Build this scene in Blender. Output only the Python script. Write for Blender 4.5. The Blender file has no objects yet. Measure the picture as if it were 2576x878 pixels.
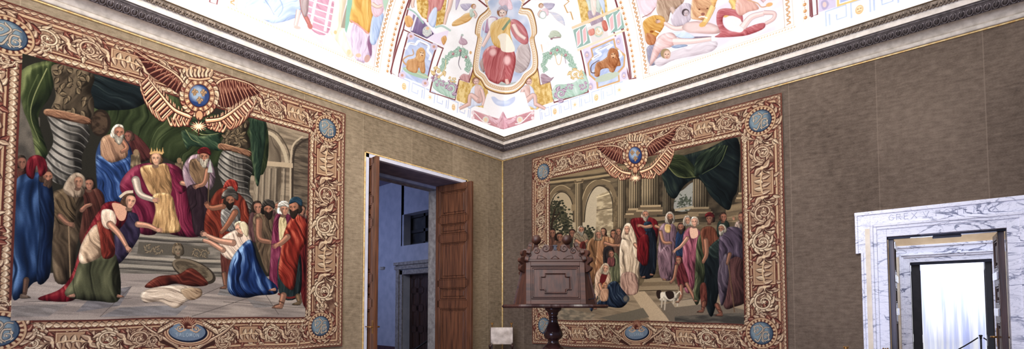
import bpy, bmesh, math, random
import numpy as np
from mathutils import Vector, Matrix
random.seed(7); rng = np.random.default_rng(11)
col = bpy.context.scene.collection
scene = bpy.context.scene
# ------------------------------------------------------------------ camera model (frame taken as 2576 x 878)
F = 1191.0; CX = 1288.0; TP = .0423; HOR = 772.0
PT = math.atan(TP); CP = math.cos(PT); SP = math.sin(PT); CY = HOR-F*TP
_l = math.hypot(1042, F/CP); XA = (1042/_l, F/CP/_l); YA = (-XA[1], XA[0])
def ray(x, y):
    u = (x-CX)/F; v = (CY-y)/F
    fw = CP-v*SP; up = SP+v*CP
    return (u*XA[0]+fw*XA[1], u*YA[0]+fw*YA[1], up)
_rc = ray(1264, 600); _s = 8.5/(CP-((CY-600)/F)*SP)
CAM = (-_rc[0]*_s, -_rc[1]*_s, 1.65)
def onX(x, y, X=0.):
    r = ray(x, y); t = (X-CAM[0])/r[0]; return (X, CAM[1]+r[1]*t, CAM[2]+r[2]*t)
def onY(x, y, Y=0.):
    r = ray(x, y); t = (Y-CAM[1])/r[1]; return (CAM[0]+r[0]*t, Y, CAM[2]+r[2]*t)
def atdepth(right, dep, z):
    return Vector((CAM[0]+right*XA[0]+dep*XA[1], CAM[1]+right*YA[0]+dep*YA[1], z))
FWD = Vector((XA[1], YA[1], 0)); RGT = Vector((XA[0], YA[0], 0))
YAW = math.atan2(FWD.y, FWD.x)
cd = bpy.data.cameras.new('camera'); cam = bpy.data.objects.new('camera', cd); col.objects.link(cam)
cam.location = CAM; cam.rotation_euler = (math.pi/2+PT, 0, YAW-math.pi/2)
cd.sensor_width = 36; cd.lens = 36*F/2576; cd.shift_y = (CY-439)/2576; cd.clip_end = 200; cd.clip_start = .05
scene.camera = cam
scene.view_settings.view_transform = 'Standard'; scene.view_settings.look = 'None'
scene.view_settings.exposure = 0; scene.view_settings.gamma = 1
# ------------------------------------------------------------------ object helpers
def tag(o, label=None, cat=None, group=None, kind=None):
    if label: o['label'] = label
    if cat: o['category'] = cat
    if group: o['group'] = group
    if kind: o['kind'] = kind
    return o
def empty(name, loc, label, cat, rz=0, group=None):
    o = bpy.data.objects.new(name, None); col.objects.link(o)
    o.location = loc; o.rotation_euler = (0, 0, rz); o.empty_display_size = .1
    return tag(o, label, cat, group)
class MB:
    """collects shapes, builds ONE mesh object"""
    def __init__(s): s.v = []; s.f = []; s.sm = []
    def add(s, vs, fs, smooth=False):
        b = len(s.v); s.v += [tuple(p) for p in vs]
        s.f += [tuple(i+b for i in f) for f in fs]; s.sm += [smooth]*len(fs); return s
    def box(s, a, b, M=None, bev=0.):
        x0, x1 = sorted((a[0], b[0])); y0, y1 = sorted((a[1], b[1])); z0, z1 = sorted((a[2], b[2]))
        if bev > 0:
            bm = bmesh.new(); bmesh.ops.create_cube(bm, size=1)
            for v in bm.verts: v.co = Vector(((x0+x1)/2+v.co.x*(x1-x0), (y0+y1)/2+v.co.y*(y1-y0), (z0+z1)/2+v.co.z*(z1-z0)))
            bmesh.ops.bevel(bm, geom=bm.edges[:], offset=bev, segments=2, affect='EDGES', profile=.5)
            bm.verts.index_update()
            vs = [v.co.copy() for v in bm.verts]; fs = [[v.index for v in f.verts] for f in bm.faces]; bm.free()
        else:
            vs = [Vector(p) for p in ((x0,y0,z0),(x1,y0,z0),(x1,y1,z0),(x0,y1,z0),(x0,y0,z1),(x1,y0,z1),(x1,y1,z1),(x0,y1,z1))]
            fs = [(0,3,2,1),(4,5,6,7),(0,1,5,4),(1,2,6,5),(2,3,7,6),(3,0,4,7)]
        if M is not None: vs = [M @ v for v in vs]
        return s.add(vs, fs)
    def prism(s, pts, y0, y1, M=None, smooth=False):
        """polygon in local XZ extruded from y0 to y1"""
        n = len(pts)
        vs = [Vector((p[0], y0, p[1])) for p in pts]+[Vector((p[0], y1, p[1])) for p in pts]
        if M is not None: vs = [M @ v for v in vs]
        fs = [tuple(range(n)), tuple(range(2*n-1, n-1, -1))]+[(i, i+n, (i+1) % n+n, (i+1) % n) for i in range(n)]
        return s.add(vs, fs, smooth)
    def lathe(s, prof, seg=40, M=None):
        vs = []; fs = []; n = len(prof)
        for k in range(seg):
            c, q = math.cos(2*math.pi*k/seg), math.sin(2*math.pi*k/seg)
            vs += [Vector((r*c, r*q, z)) for r, z in prof]
        for k in range(seg):
            a = k*n; b = ((k+1) % seg)*n
            for i in range(n-1): fs.append((a+i, b+i, b+i+1, a+i+1))
        if M is not None: vs = [M @ v for v in vs]
        return s.add(vs, fs, True)
    def tube(s, pts, r, seg=10):
        pts = [Vector(p) for p in pts]; vs = []; fs = []
        rr = r if isinstance(r, (list, tuple)) else [r]*len(pts)
        ref = None
        for i, p in enumerate(pts):
            t = (pts[min(i+1, len(pts)-1)]-pts[max(i-1, 0)]).normalized()
            if ref is None:
                ref = Vector((0, 0, 1)) if abs(t.z) < .9 else Vector((1, 0, 0))
            n = (ref-t*ref.dot(t)).normalized(); ref = n; b = t.cross(n)
            vs += [p+(n*math.cos(2*math.pi*k/seg)+b*math.sin(2*math.pi*k/seg))*rr[i] for k in range(seg)]
        for i in range(len(pts)-1):
            for k in range(seg):
                fs.append((i*seg+k, i*seg+(k+1) % seg, (i+1)*seg+(k+1) % seg, (i+1)*seg+k))
        fs += [tuple(range(seg-1, -1, -1)), tuple((len(pts)-1)*seg+k for k in range(seg))]
        return s.add(vs, fs, True)
    def ellipsoid(s, c, ax, M=None, nu=10, nv=6):
        vs = []; fs = []
        for j in range(nv+1):
            th = math.pi*j/nv
            for i in range(nu):
                ph = 2*math.pi*i/nu
                vs.append(Vector((c[0]+ax[0]*math.sin(th)*math.cos(ph), c[1]+ax[1]*math.sin(th)*math.sin(ph), c[2]+ax[2]*math.cos(th))))
        for j in range(nv):
            for i in range(nu): fs.append((j*nu+i, (j+1)*nu+i, (j+1)*nu+(i+1) % nu, j*nu+(i+1) % nu))
        if M is not None: vs = [M @ v for v in vs]
        return s.add(vs, fs, True)
    def build(s, name, mat, parent=None, fix=True):
        me = bpy.data.meshes.new(name); me.from_pydata(s.v, [], s.f); me.update()
        me.polygons.foreach_set('use_smooth', s.sm)
        if fix:
            bm = bmesh.new(); bm.from_mesh(me); bmesh.ops.recalc_face_normals(bm, faces=bm.faces); bm.to_mesh(me); bm.free()
        o = bpy.data.objects.new(name, me); col.objects.link(o)
        if mat: me.materials.append(mat)
        if parent is not None: o.parent = parent
        return o
def struct(mb, name, mat): return tag(mb.build(name, mat), kind='structure')
def smooth_closed(pts, sub=6):
    p = np.array(pts, float); n = len(p); out = []
    t = np.linspace(0, 1, sub, endpoint=False)[:, None]
    for i in range(n):
        a, b, c, d = p[i-1], p[i], p[(i+1) % n], p[(i+2) % n]
        out.append(.5*(2*b+(c-a)*t+(2*a-5*b+4*c-d)*t**2+(3*b-a-3*c+d)*t**3))
    return np.concatenate(out)
def smooth_open(pts, sub=6):
    p = np.array(pts, float)
    if len(p) < 3:
        t = np.linspace(0, 1, sub)[:, None]; return p[0]*(1-t)+p[1]*t
    e = np.vstack([2*p[0]-p[1], p, 2*p[-1]-p[-2]]); out = []
    t = np.linspace(0, 1, sub, endpoint=False)[:, None]
    for i in range(len(p)-1):
        a, b, c, d = e[i], e[i+1], e[i+2], e[i+3]
        out.append(.5*(2*b+(c-a)*t+(2*a-5*b+4*c-d)*t**2+(3*b-a-3*c+d)*t**3))
    return np.vstack(out+[p[-1:]])
def sl(c): 
    c = np.asarray(c, float)/255.
    return np.where(c <= .04045, c/12.92, ((c+.055)/1.055)**2.4)
def rgba(c, k=1.): return tuple(np.clip(sl(c)*k, 0, 1))+(1.,)
# ------------------------------------------------------------------ materials
def newmat(name):
    m = bpy.data.materials.new(name); m.use_nodes = True
    return m, m.node_tree.nodes, m.node_tree.links, m.node_tree.nodes['Principled BSDF']
def noise_mat(name, c1, c2, scale=8, rough=.6, stretch=(1, 1, 1), bump=0., detail=6, metal=0., k=1., lo=.35, hi=.65, spec=.5):
    m, N, L, b = newmat(name)
    tc = N.new('ShaderNodeTexCoord'); mp = N.new('ShaderNodeMapping'); mp.inputs['Scale'].default_value = stretch
    nz = N.new('ShaderNodeTexNoise'); nz.inputs['Scale'].default_value = scale; nz.inputs['Detail'].default_value = detail
    r = N.new('ShaderNodeValToRGB'); r.color_ramp.elements[0].position = lo; r.color_ramp.elements[1].position = hi
    r.color_ramp.elements[0].color = rgba(c1, k); r.color_ramp.elements[1].color = rgba(c2, k)
    L.new(tc.outputs['Object'], mp.inputs['Vector']); L.new(mp.outputs[0], nz.inputs['Vector'])
    L.new(nz.outputs['Fac'], r.inputs[0]); L.new(r.outputs[0], b.inputs['Base Color'])
    b.inputs['Roughness'].default_value = rough; b.inputs['Metallic'].default_value = metal
    b.inputs['Specular IOR Level'].default_value = spec
    if bump:
        bp = N.new('ShaderNodeBump'); bp.inputs['Strength'].default_value = bump; bp.inputs['Distance'].default_value = .01
        L.new(nz.outputs['Fac'], bp.inputs['Height']); L.new(bp.outputs[0], b.inputs['Normal'])
    return m
def wood_mat(name, c1, c2, rough=.35, k=1., axis=2):
    st = [22, 22, 22]; st[axis] = 1.6
    return noise_mat(name, c1, c2, scale=1.4, rough=rough, stretch=tuple(st), bump=.12, detail=8, k=k, lo=.3, hi=.7)
# ------------------------------------------------------------------ a small painter for woven / frescoed surfaces
_LAT = [np.random.default_rng(100+i).random((64, 64)).astype(np.float32) for i in range(8)]
def VN(X, Y, sc, seed=0):
    g = _LAT[seed % 8]; x = X/sc+seed*7.3; y = Y/sc+seed*3.1
    xi = np.floor(x).astype(int); yi = np.floor(y).astype(int); fx = x-xi; fy = y-yi
    fx = fx*fx*(3-2*fx); fy = fy*fy*(3-2*fy)
    a = g[yi % 64, xi % 64]; b = g[yi % 64, (xi+1) % 64]; c = g[(yi+1) % 64, xi % 64]; d = g[(yi+1) % 64, (xi+1) % 64]
    return (a*(1-fx)+b*fx)*(1-fy)+(c*(1-fx)+d*fx)*fy
def blur(m, r):
    r = max(1, int(r))
    for ax in (0, 1):
        for _ in range(2):
            pad = [(0, 0), (0, 0)]; pad[ax] = (r+1, r)
            c = np.cumsum(np.pad(m, pad, mode='edge'), axis=ax)
            n = m.shape[ax]
            m = (np.take(c, range(2*r+1, 2*r+1+n), axis=ax)-np.take(c, range(0, n), axis=ax))/(2*r+1)
    return m
def PP(s):
    if isinstance(s, str): return np.array([[float(q) for q in t.split(',')] for t in s.split()])
    return np.array(s, float)
SS = 3
class Canvas:
    def __init__(s, W, H, base):
        s.W, s.H = W, H; s.a = np.empty((H, W, 3), np.float32); s.a[:] = np.array(base, np.float32)
        s.mp = lambda p: p; s.clip = None; s.unit = 1.
    def raster(s, p):
        x0 = int(max(0, np.floor(p[:, 0].min())-1)); x1 = int(min(s.W, np.ceil(p[:, 0].max())+2))
        y0 = int(max(0, np.floor(p[:, 1].min())-1)); y1 = int(min(s.H, np.ceil(p[:, 1].max())+2))
        if x1 <= x0 or y1 <= y0: return None
        w = x1-x0; h = (y1-y0)*SS
        px = p[:, 0]-x0; py = (p[:, 1]-y0)*SS; qx = np.roll(px, -1); qy = np.roll(py, -1)
        sg = np.where(qy > py, 1., -1.); lo = np.minimum(py, qy); hi = np.maximum(py, qy)
        r0 = np.clip(np.ceil(lo-.5), 0, h).astype(int); r1 = np.clip(np.ceil(hi-.5), 0, h).astype(int)
        n = r1-r0; tot = int(n.sum())
        if tot == 0: return None
        idx = np.repeat(np.arange(len(n)), n); row = np.arange(tot)-np.repeat(np.cumsum(n)-n, n)+np.repeat(r0, n)
        dy = qy-py; dy = np.where(np.abs(dy) < 1e-9, 1e-9, dy)
        xs = np.clip(px[idx]+(row+.5-py[idx])*((qx-px)/dy)[idx], 0, w)
        i = np.floor(xs).astype(int); fr = xs-i; W2 = w+2
        acc = np.bincount(row*W2+i, sg[idx]*(1-fr), h*W2)+np.bincount(row*W2+i+1, sg[idx]*fr, h*W2)
        m = np.clip(np.abs(np.cumsum(acc.reshape(h, W2), 1)[:, :w]), 0, 1).reshape(y1-y0, SS, w).mean(1).astype(np.float32)
        if s.clip is not None: m = m*s.clip[y0:y1, x0:x1]
        return x0, y0, m
    def poly(s, pts, smooth=True):
        p = PP(pts)
        return s.mp(smooth_closed(p, 5) if smooth and len(p) > 2 else p)
    def fill(s, pts, c, smooth=True, a=1., soft=0):
        q = s.raster(s.poly(pts, smooth))
        if q is None: return
        x, y, m = q
        if soft: m = blur(m, soft)
        m = (m*a)[..., None]; R = s.a[y:y+m.shape[0], x:x+m.shape[1]]
        R += m*(np.array(c, np.float32)-R)
    def cloth(s, pts, dark, mid, light, ang=80, per=14, seed=0, vol=.55, smooth=True, amp=.42, edge=.35, a=1.):
        q = s.raster(s.poly(pts, smooth))
        if q is None: return
        x, y, m = q; h, w = m.shape; k = s.unit
        Y, X = np.mgrid[y:y+h, x:x+w].astype(np.float32)
        an = math.radians(ang); per = per*k
        u = -X*math.sin(an)+Y*math.cos(an); v = X*math.cos(an)+Y*math.sin(an)
        u = u+(VN(X, Y, per*5.0, seed)-.5)*per*2.6+(VN(X, Y, per*1.4, seed+1)-.5)*per*.5
        f = VN(u*1.0, v*.11, per*.55, seed+2)*.58+VN(u, v*.13, per*.22, seed+3)*.42
        f = np.clip((f-.5)*2.3, -1, 1)
        for o, w_ in ((0., -.75), (per*.13, .5)):
            r_ = 1-np.abs(2*VN(u+o, v*.085, per*.9, seed+5)-1); f = f+w_*np.clip((r_-.86)/.14, 0, 1)
        f = np.clip(f, -1.25, 1.25)
        b = blur(np.pad(m, 3), max(2, per*.45)); gy, gx = np.gradient(b); gx = gx[3:-3, 3:-3]; gy = gy[3:-3, 3:-3]
        vv = np.clip((gx*.75+gy*.65)*per*1.7, -1, 1)
        t = np.clip(.5+amp*f+vol*.5*vv, 0, 1)[..., None]
        D, M, L = (np.array(c, np.float32) for c in (dark, mid, light))
        c = np.where(t < .5, D+(M-D)*(t*2), M+(L-M)*((t-.5)*2)**1.4)
        if edge:
            e = (1-np.clip(b[3:-3, 3:-3]*1.6-.35, 0, 1))[..., None]*edge; c = c*(1-e)
        R = s.a[y:y+h, x:x+w]; R += (m*a)[..., None]*(c-R)
    def tex(s, pts, c1, c2, sx=6, sy=6, ang=0, seed=0, smooth=False, hard=2.5, a=1., kind='n'):
        q = s.raster(s.poly(pts, smooth))
        if q is None: return
        x, y, m = q; h, w = m.shape; k = s.unit
        Y, X = np.mgrid[y:y+h, x:x+w].astype(np.float32); an = math.radians(ang)
        u = (X*math.cos(an)+Y*math.sin(an))/k; v = (-X*math.sin(an)+Y*math.cos(an))/k
        if kind == 'stripe': t = .5+.5*np.sin(2*math.pi*u/sx+(VN(u, v, sy, seed)-.5)*1.5)
        else: t = VN(u/sx, v/sy, 1., seed)*.65+VN(u/sx, v/sy, .42, seed+1)*.35
        t = np.clip((t-.5)*hard+.5, 0, 1)[..., None]
        c = np.array(c1, np.float32)*(1-t)+np.array(c2, np.float32)*t
        R = s.a[y:y+h, x:x+w]; R += (m*a)[..., None]*(c-R)
    def ribbon(s, pts, w0, w1=None, smooth=True):
        p = smooth_open(PP(pts), 6) if smooth else PP(pts)
        d = np.gradient(p, axis=0); d /= np.maximum(np.linalg.norm(d, axis=1, keepdims=True), 1e-9)
        n = np.stack([-d[:, 1], d[:, 0]], 1); t = np.linspace(0, 1, len(p))[:, None]
        w1 = w0 if w1 is None else w1
        ww = (w0+(w1-w0)*t)*.5
        return np.vstack([p+n*ww, (p-n*ww)[::-1]])
    def stroke(s, pts, w0, c, w1=None, a=1., smooth=True):
        q = s.raster(s.mp(s.ribbon(pts, w0, w1, smooth)))
        if q is None: return
        x, y, m = q; m = (m*a)[..., None]; R = s.a[y:y+m.shape[0], x:x+m.shape[1]]
        R += m*(np.array(c, np.float32)-R)
    def ell(s, x, y, rx, ry, c, rot=0., a=1., soft=0, n=20):
        t = np.linspace(0, 2*math.pi, n, endpoint=False); cr, sr = math.cos(rot), math.sin(rot)
        ex, ey = rx*np.cos(t), ry*np.sin(t)
        s.fill(np.stack([x+ex*cr-ey*sr, y+ex*sr+ey*cr], 1), c, True, a, soft)
    def limb(s, pts, w0, w1, skin=(190, 135, 105)):
        sk = np.array(skin); P = PP(pts)
        for q, w in ((P[0], w0), (P[-1], w1)): s.ell(q[0], q[1], w*.5+.8, w*.5+.8, sk*.5, n=12)
        s.stroke(pts, w0+1.6, sk*.5, w1+1.4); s.stroke(pts, w0, sk*.8, w1)
        for q, w in ((P[0], w0), (P[-1], w1)): s.ell(q[0], q[1], w*.48, w*.48, sk*.8, n=12)
        p = P+np.array([-w0*.12, -w0*.16]); s.stroke(p, w0*.55, sk*.95, w1*.5, a=.8); p = P+np.array([-w0*.17, -w0*.2]); s.stroke(p, w0*.28, np.minimum(sk*1.14, 245), w1*.25, a=.8)
    def foot(s, x, y, L, d=1, skin=(176, 124, 98)):
        sk = np.array(skin); p = [[x-d*L*.25, y-L*.28], [x+d*L*.2, y-L*.2], [x+d*L*.75, y+L*.02], [x+d*L*.8, y+L*.16], [x-d*L*.3, y+L*.18]]
        s.fill([[a, b+1.2] for a, b in p], sk*.4); s.fill(p, sk*.85); s.stroke([[x-d*L*.1, y-L*.12], [x+d*L*.5, y+L*.02]], L*.14, np.minimum(sk*1.12, 245), a=.7)
        for k in range(3): s.stroke([[x+d*L*(.5+.1*k), y+L*.05], [x+d*L*(.62+.09*k), y+L*.12]], .9, sk*.5)
    def hand(s, x, y, r, ang, skin=(190, 135, 105)):
        sk = np.array(skin); an = math.radians(ang); dx, dy = math.cos(an), math.sin(an)
        for k, o in enumerate((-.5, -.17, .17, .5)):
            bx, by = x-dy*o*r*1.1, y+dx*o*r*1.1; L = r*(1.5, 1.8, 1.75, 1.4)[k]
            s.stroke([[bx, by], [bx+dx*L-dy*o*r*.6, by+dy*L+dx*o*r*.6]], r*.46, sk*(.55 if k == 3 else .8), r*.3)
        s.stroke([[x-dy*-.6*r, y+dx*-.6*r], [x+dx*.9*r+dy*1.1*r, y+dy*.9*r-dx*1.1*r]], r*.45, sk*.9, r*.3)
        s.ell(x, y, r*.85, r*.7, sk*.95, an)
    def face(s, x, y, r, look=1, skin=(195, 140, 110), hair=(70, 50, 35), beard=None, tilt=0., cap=None, veil=None):
        """look: -1 turned left ... 1 turned right"""
        sk = np.array(skin, float); s.stroke([[x, y+r*.5], [x-r*.08, y+r*1.1]], r*.8, sk*.62, r*.9); s.ell(x-r*.1, y+r*1.15, r*.52, r*.3, sk*.66)
        T = lambda q: [[x+(px*math.cos(tilt)-py*math.sin(tilt))*r, y+(px*math.sin(tilt)+py*math.cos(tilt))*r] for px, py in q]
        if veil is not None:
            v = np.array(veil); s.cloth(T([(-1.1, -.5), (-.5, -1.35), (.5, -1.35), (1.1, -.5), (1.2, .6), (.9, 1.5), (-1., 1.5), (-1.25, .5)]), v*.45, v*.85, np.minimum(v*1.2, 250), 80, 5, 2)
        elif hair is not None:
            h = np.array(hair); s.cloth(T([(-.95-.25*look, -.3), (-.5, -1.2), (.45, -1.2), (.95-.25*look, -.4), (.85-.3*look, .75), (-.8-.3*look, .75)]), h*.45, h, np.minimum(h*1.6, 240), 70, 4, 3)
        s.fill(T([(-.72+.12*look, -.5), (-.3+.1*look, -.9), (.36+.1*look, -.9), (.75+.12*look, -.45), (.77+.12*look, .17), (.42+.15*look, .9), (.1+.15*look, 1.05), (-.28+.15*look, .9), (-.66+.1*look, .22)]), sk*.45, a=.6)
        s.fill(T([(-.68+.12*look, -.5), (-.3+.1*look, -.85), (.35+.1*look, -.85), (.7+.12*look, -.45), (.72+.12*look, .15), (.4+.15*look, .85), (.1+.15*look, 1.0), (-.25+.15*look, .85), (-.62+.1*look, .2)]), sk*.92)
        s.fill(T([(-.5+.25*look, -.5), (.1+.25*look, -.75), (.35+.25*look, -.1), (.1+.25*look, .6), (-.3+.2*look, .4)]), np.minimum(sk*1.12, 250), a=.75, soft=1)
        s.fill(T([(.68-1.1*(look > 0), -.3), (.75-1.2*(look > 0), .3), (.35-.5*(look > 0), .95), (.4-.55*(look > 0), .2)]), sk*.5, a=.55, soft=1)
        ox = .28*look
        for e in (-.3, .28):
            s.stroke(T([(ox+e-.17, -.2), (ox+e, -.27), (ox+e+.17, -.2)]), r*.10, sk*.34, a=.75)
            s.ell(*T([(ox+e, -.07)])[0], r*.10, r*.07, sk*.25, tilt, a=.85); s.fill(T([(ox+e-.22, -.12), (ox+e, -.2), (ox+e+.22, -.12), (ox+e, .06)]), sk*.6, a=.3, soft=1)
        s.stroke(T([(ox+.04*look, -.15), (ox+.2*look, .25), (ox-.02, .32)]), r*.10, sk*.58, a=.6)
        s.stroke(T([(ox-.17, .53), (ox+.03, .5), (ox+.22, .53)]), r*.11, (142, 72, 62), a=.6)
        if beard is not None:
            b = np.array(beard); s.cloth(T([(-.6+.1*look, .2), (-.2+.2*look, .42), (.15+.2*look, .42), (.7+.1*look, .15), (.65+.2*look, 1.), (.25+.25*look, 1.7), (-.15+.25*look, 1.6), (-.55+.15*look, 1.)]), b*.45, b*.85, np.minimum(b*1.2, 250), 85, 4, 5)
            s.stroke(T([(ox-.18, .58), (ox+.03, .55), (ox+.2, .58)]), r*.12, (105, 50, 45), a=.8)
        if cap is not None:
            c = np.array(cap); s.cloth(T([(-.95, -.35), (-1.05, -.95), (-.4, -1.5), (.45, -1.5), (1.05, -.9), (.95, -.3), (.3, -.55), (-.3, -.55)]), c*.4, c*.85, np.minimum(c*1.45, 250), 15, 5, 4)
    # ---- carved-looking ornament
    def lobe(s, x, y, ang, L, w, cur, pal):
        dk, md, lt = pal; c, q = math.cos(ang), math.sin(ang)
        def P(u, v): return [x+u*c-v*q, y+u*q+v*c]
        def shp(g): return [P(-.05*L, -.12*w*g), P(.3*L, -.62*w*g), P(.7*L, -.45*w*g+cur*L*.2), P(1.04*L, cur*L*.55), P(.72*L, .42*w*g+cur*L*.3), P(.3*L, .55*w*g+cur*L*.04), P(-.05*L, .12*w*g)]
        s.fill(shp(1.5), dk); s.fill(shp(1.), md)
        s.stroke([P(.05*L, -.1*w), P(.45*L, -.28*w+cur*.06*L), P(.9*L, cur*L*.42)], w*.34, lt, w*.1)
    def scroll(s, cx, cy, R, dr=1, a0=0., pal=None, turns=1.5, leaves=9):
        dk, md, lt = pal
        n = 34; t = np.linspace(0, 1, n); r = R*(1-t*.84); an = a0+dr*t*turns*2*math.pi
        p = np.stack([cx+r*np.cos(an), cy+r*np.sin(an)], 1)
        for k in range(leaves):
            i = int(k*(n*.62)/leaves)
            s.lobe(p[i, 0], p[i, 1], an[i]+dr*(.95+.25*(k % 2)), R*(.86 if k % 2 == 0 else .66), R*.36, dr*(.75), pal)
        s.stroke(p, R*.3, dk, R*.2, smooth=False); s.stroke(p, R*.2, md, R*.12, smooth=False)
        s.stroke(p+np.array([-R*.02, -R*.03]), R*.08, lt, R*.05, smooth=False)
        for k in range(5): s.lobe(cx, cy, a0+k*1.257, R*.26, R*.17, .2, pal)
        s.ell(cx, cy, R*.09, R*.09, lt)
# ------------------------------------------------------------------ woven border shared by both tapestries
PA = ((78, 36, 30), (176, 136, 106), (224, 192, 158))
PB = ((66, 24, 22), (138, 66, 52), (196, 146, 116))
PC = ((74, 42, 32), (194, 158, 124), (234, 208, 176))
def vray(p):
    u = (p[:, 0]-CX)/F; v = (CY-p[:, 1])/F; fw = CP-v*SP; up = SP+v*CP
    return u*XA[0]+fw*XA[1], u*YA[0]+fw*YA[1], up
class WallCanvas(Canvas):
    """flat painting on one of the two walls; s runs to the viewer's right along the wall, z is height"""
    def __init__(s, wall, S0, S1, Z0, Z1, res, base):
        super().__init__(int(round((S1-S0)/res))+1, int(round((Z1-Z0)/res))+1, base)
        s.wall, s.S0, s.Z1, s.res = wall, S0, Z1, res; s.px()
    def m2c(s, p): return np.stack([(p[:, 0]-s.S0)/s.res, (s.Z1-p[:, 1])/s.res], 1)
    def c2(s, p):
        r = vray(p)
        if s.wall == 'L': t = -CAM[1]/r[1]; q = CAM[0]+r[0]*t
        else: t = -CAM[0]/r[0]; q = -(CAM[1]+r[1]*t)
        return np.stack([q, 1.65+r[2]*t], 1)
    def px(s): s.mp = lambda p: s.m2c(s.c2(p)); s.unit = s.pu; return s
    def metres(s): s.mp = s.m2c; s.unit = 1/s.res; return s
    pu = 1.
def rect(a, b, c, d): return [[a, b], [c, b], [c, d], [a, d]]
def frame_line(cv, o, g, w, c):
    S0, S1, Z0, Z1 = o
    S0 += g; S1 -= g; Z0 += g; Z1 -= g
    for p in ([[S0, Z0], [S1, Z0]], [[S0, Z1], [S1, Z1]], [[S0, Z0], [S0, Z1]], [[S1, Z0], [S1, Z1]]): cv.stroke(p, w, c, smooth=False)
def bead_row(cv, o, g, pitch, rl, rs, pal):
    S0, S1, Z0, Z1 = o[0]+g, o[1]-g, o[2]+g, o[3]-g
    for (a, b, hor) in (((S0, Z0), (S1, Z0), 1), ((S0, Z1), (S1, Z1), 1), ((S0, Z0), (S0, Z1), 0), ((S1, Z0), (S1, Z1), 0)):
        L = math.hypot(b[0]-a[0], b[1]-a[1]); n = int(L/pitch)
        for i in range(n):
            t = (i+.5)/n; x, y = a[0]+(b[0]-a[0])*t, a[1]+(b[1]-a[1])*t; an = 0 if hor else math.pi/2
            cv.lobe(x-(rl if hor else 0), y-(0 if hor else rl), an, rl*2, rs*2.2, .3 if i % 2 else -.3, pal)
def medallion(cv, x, z, rx, rz, blue=True):
    for k in range(18):
        a = k*math.pi/9; cv.lobe(x+rx*1.25*math.cos(a), z+rz*1.25*math.sin(a), a+.5, rx*.55, rx*.34, .5, PB if k % 3 == 0 else PA)
    cv.ell(x, z, rx*1.42, rz*1.42, (84, 34, 28)); cv.ell(x, z, rx*1.37, rz*1.37, (196, 152, 112)); cv.ell(x, z, rx*1.24, rz*1.24, (110, 52, 38))
    for k in range(22):
        a = k*2*math.pi/22; cv.ell(x+rx*1.13*math.cos(a), z+rz*1.13*math.sin(a), rx*.13, rx*.1, (205, 165, 125), a)
    cv.ell(x, z, rx*1.03, rz*1.03, (20, 28, 58)); cv.ell(x, z, rx*.97, rz*.97, (66, 86, 112))
    cv.ell(x-rx*.12, z+rz*.1, rx*.8, rz*.82, (122, 142, 156), soft=3)
    g = ((40, 44, 58), (188, 164, 142), (226, 204, 178))
    cv.scroll(x-rx*.36, z+rz*.36, rx*.36, 1, .6, g, 1.1, 3); cv.scroll(x+rx*.38, z-rz*.34, rx*.36, 1, 3.7, g, 1.1, 3)
    for q in ([(-.6, -.55), (-.3, -.75), (0, -.2), (.3, .5), (.7, .5)], [(-.15, .75), (.15, .4), (-.25, -.1), (-.55, -.2)], [(.6, .1), (.2, .05), (.1, -.5), (.35, -.75)]):
        p = [[x+a*rx, z+b*rz] for a, b in q]; cv.stroke(p, rx*.2, g[0], rx*.12); cv.stroke(p, rx*.13, g[1], rx*.07)
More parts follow.
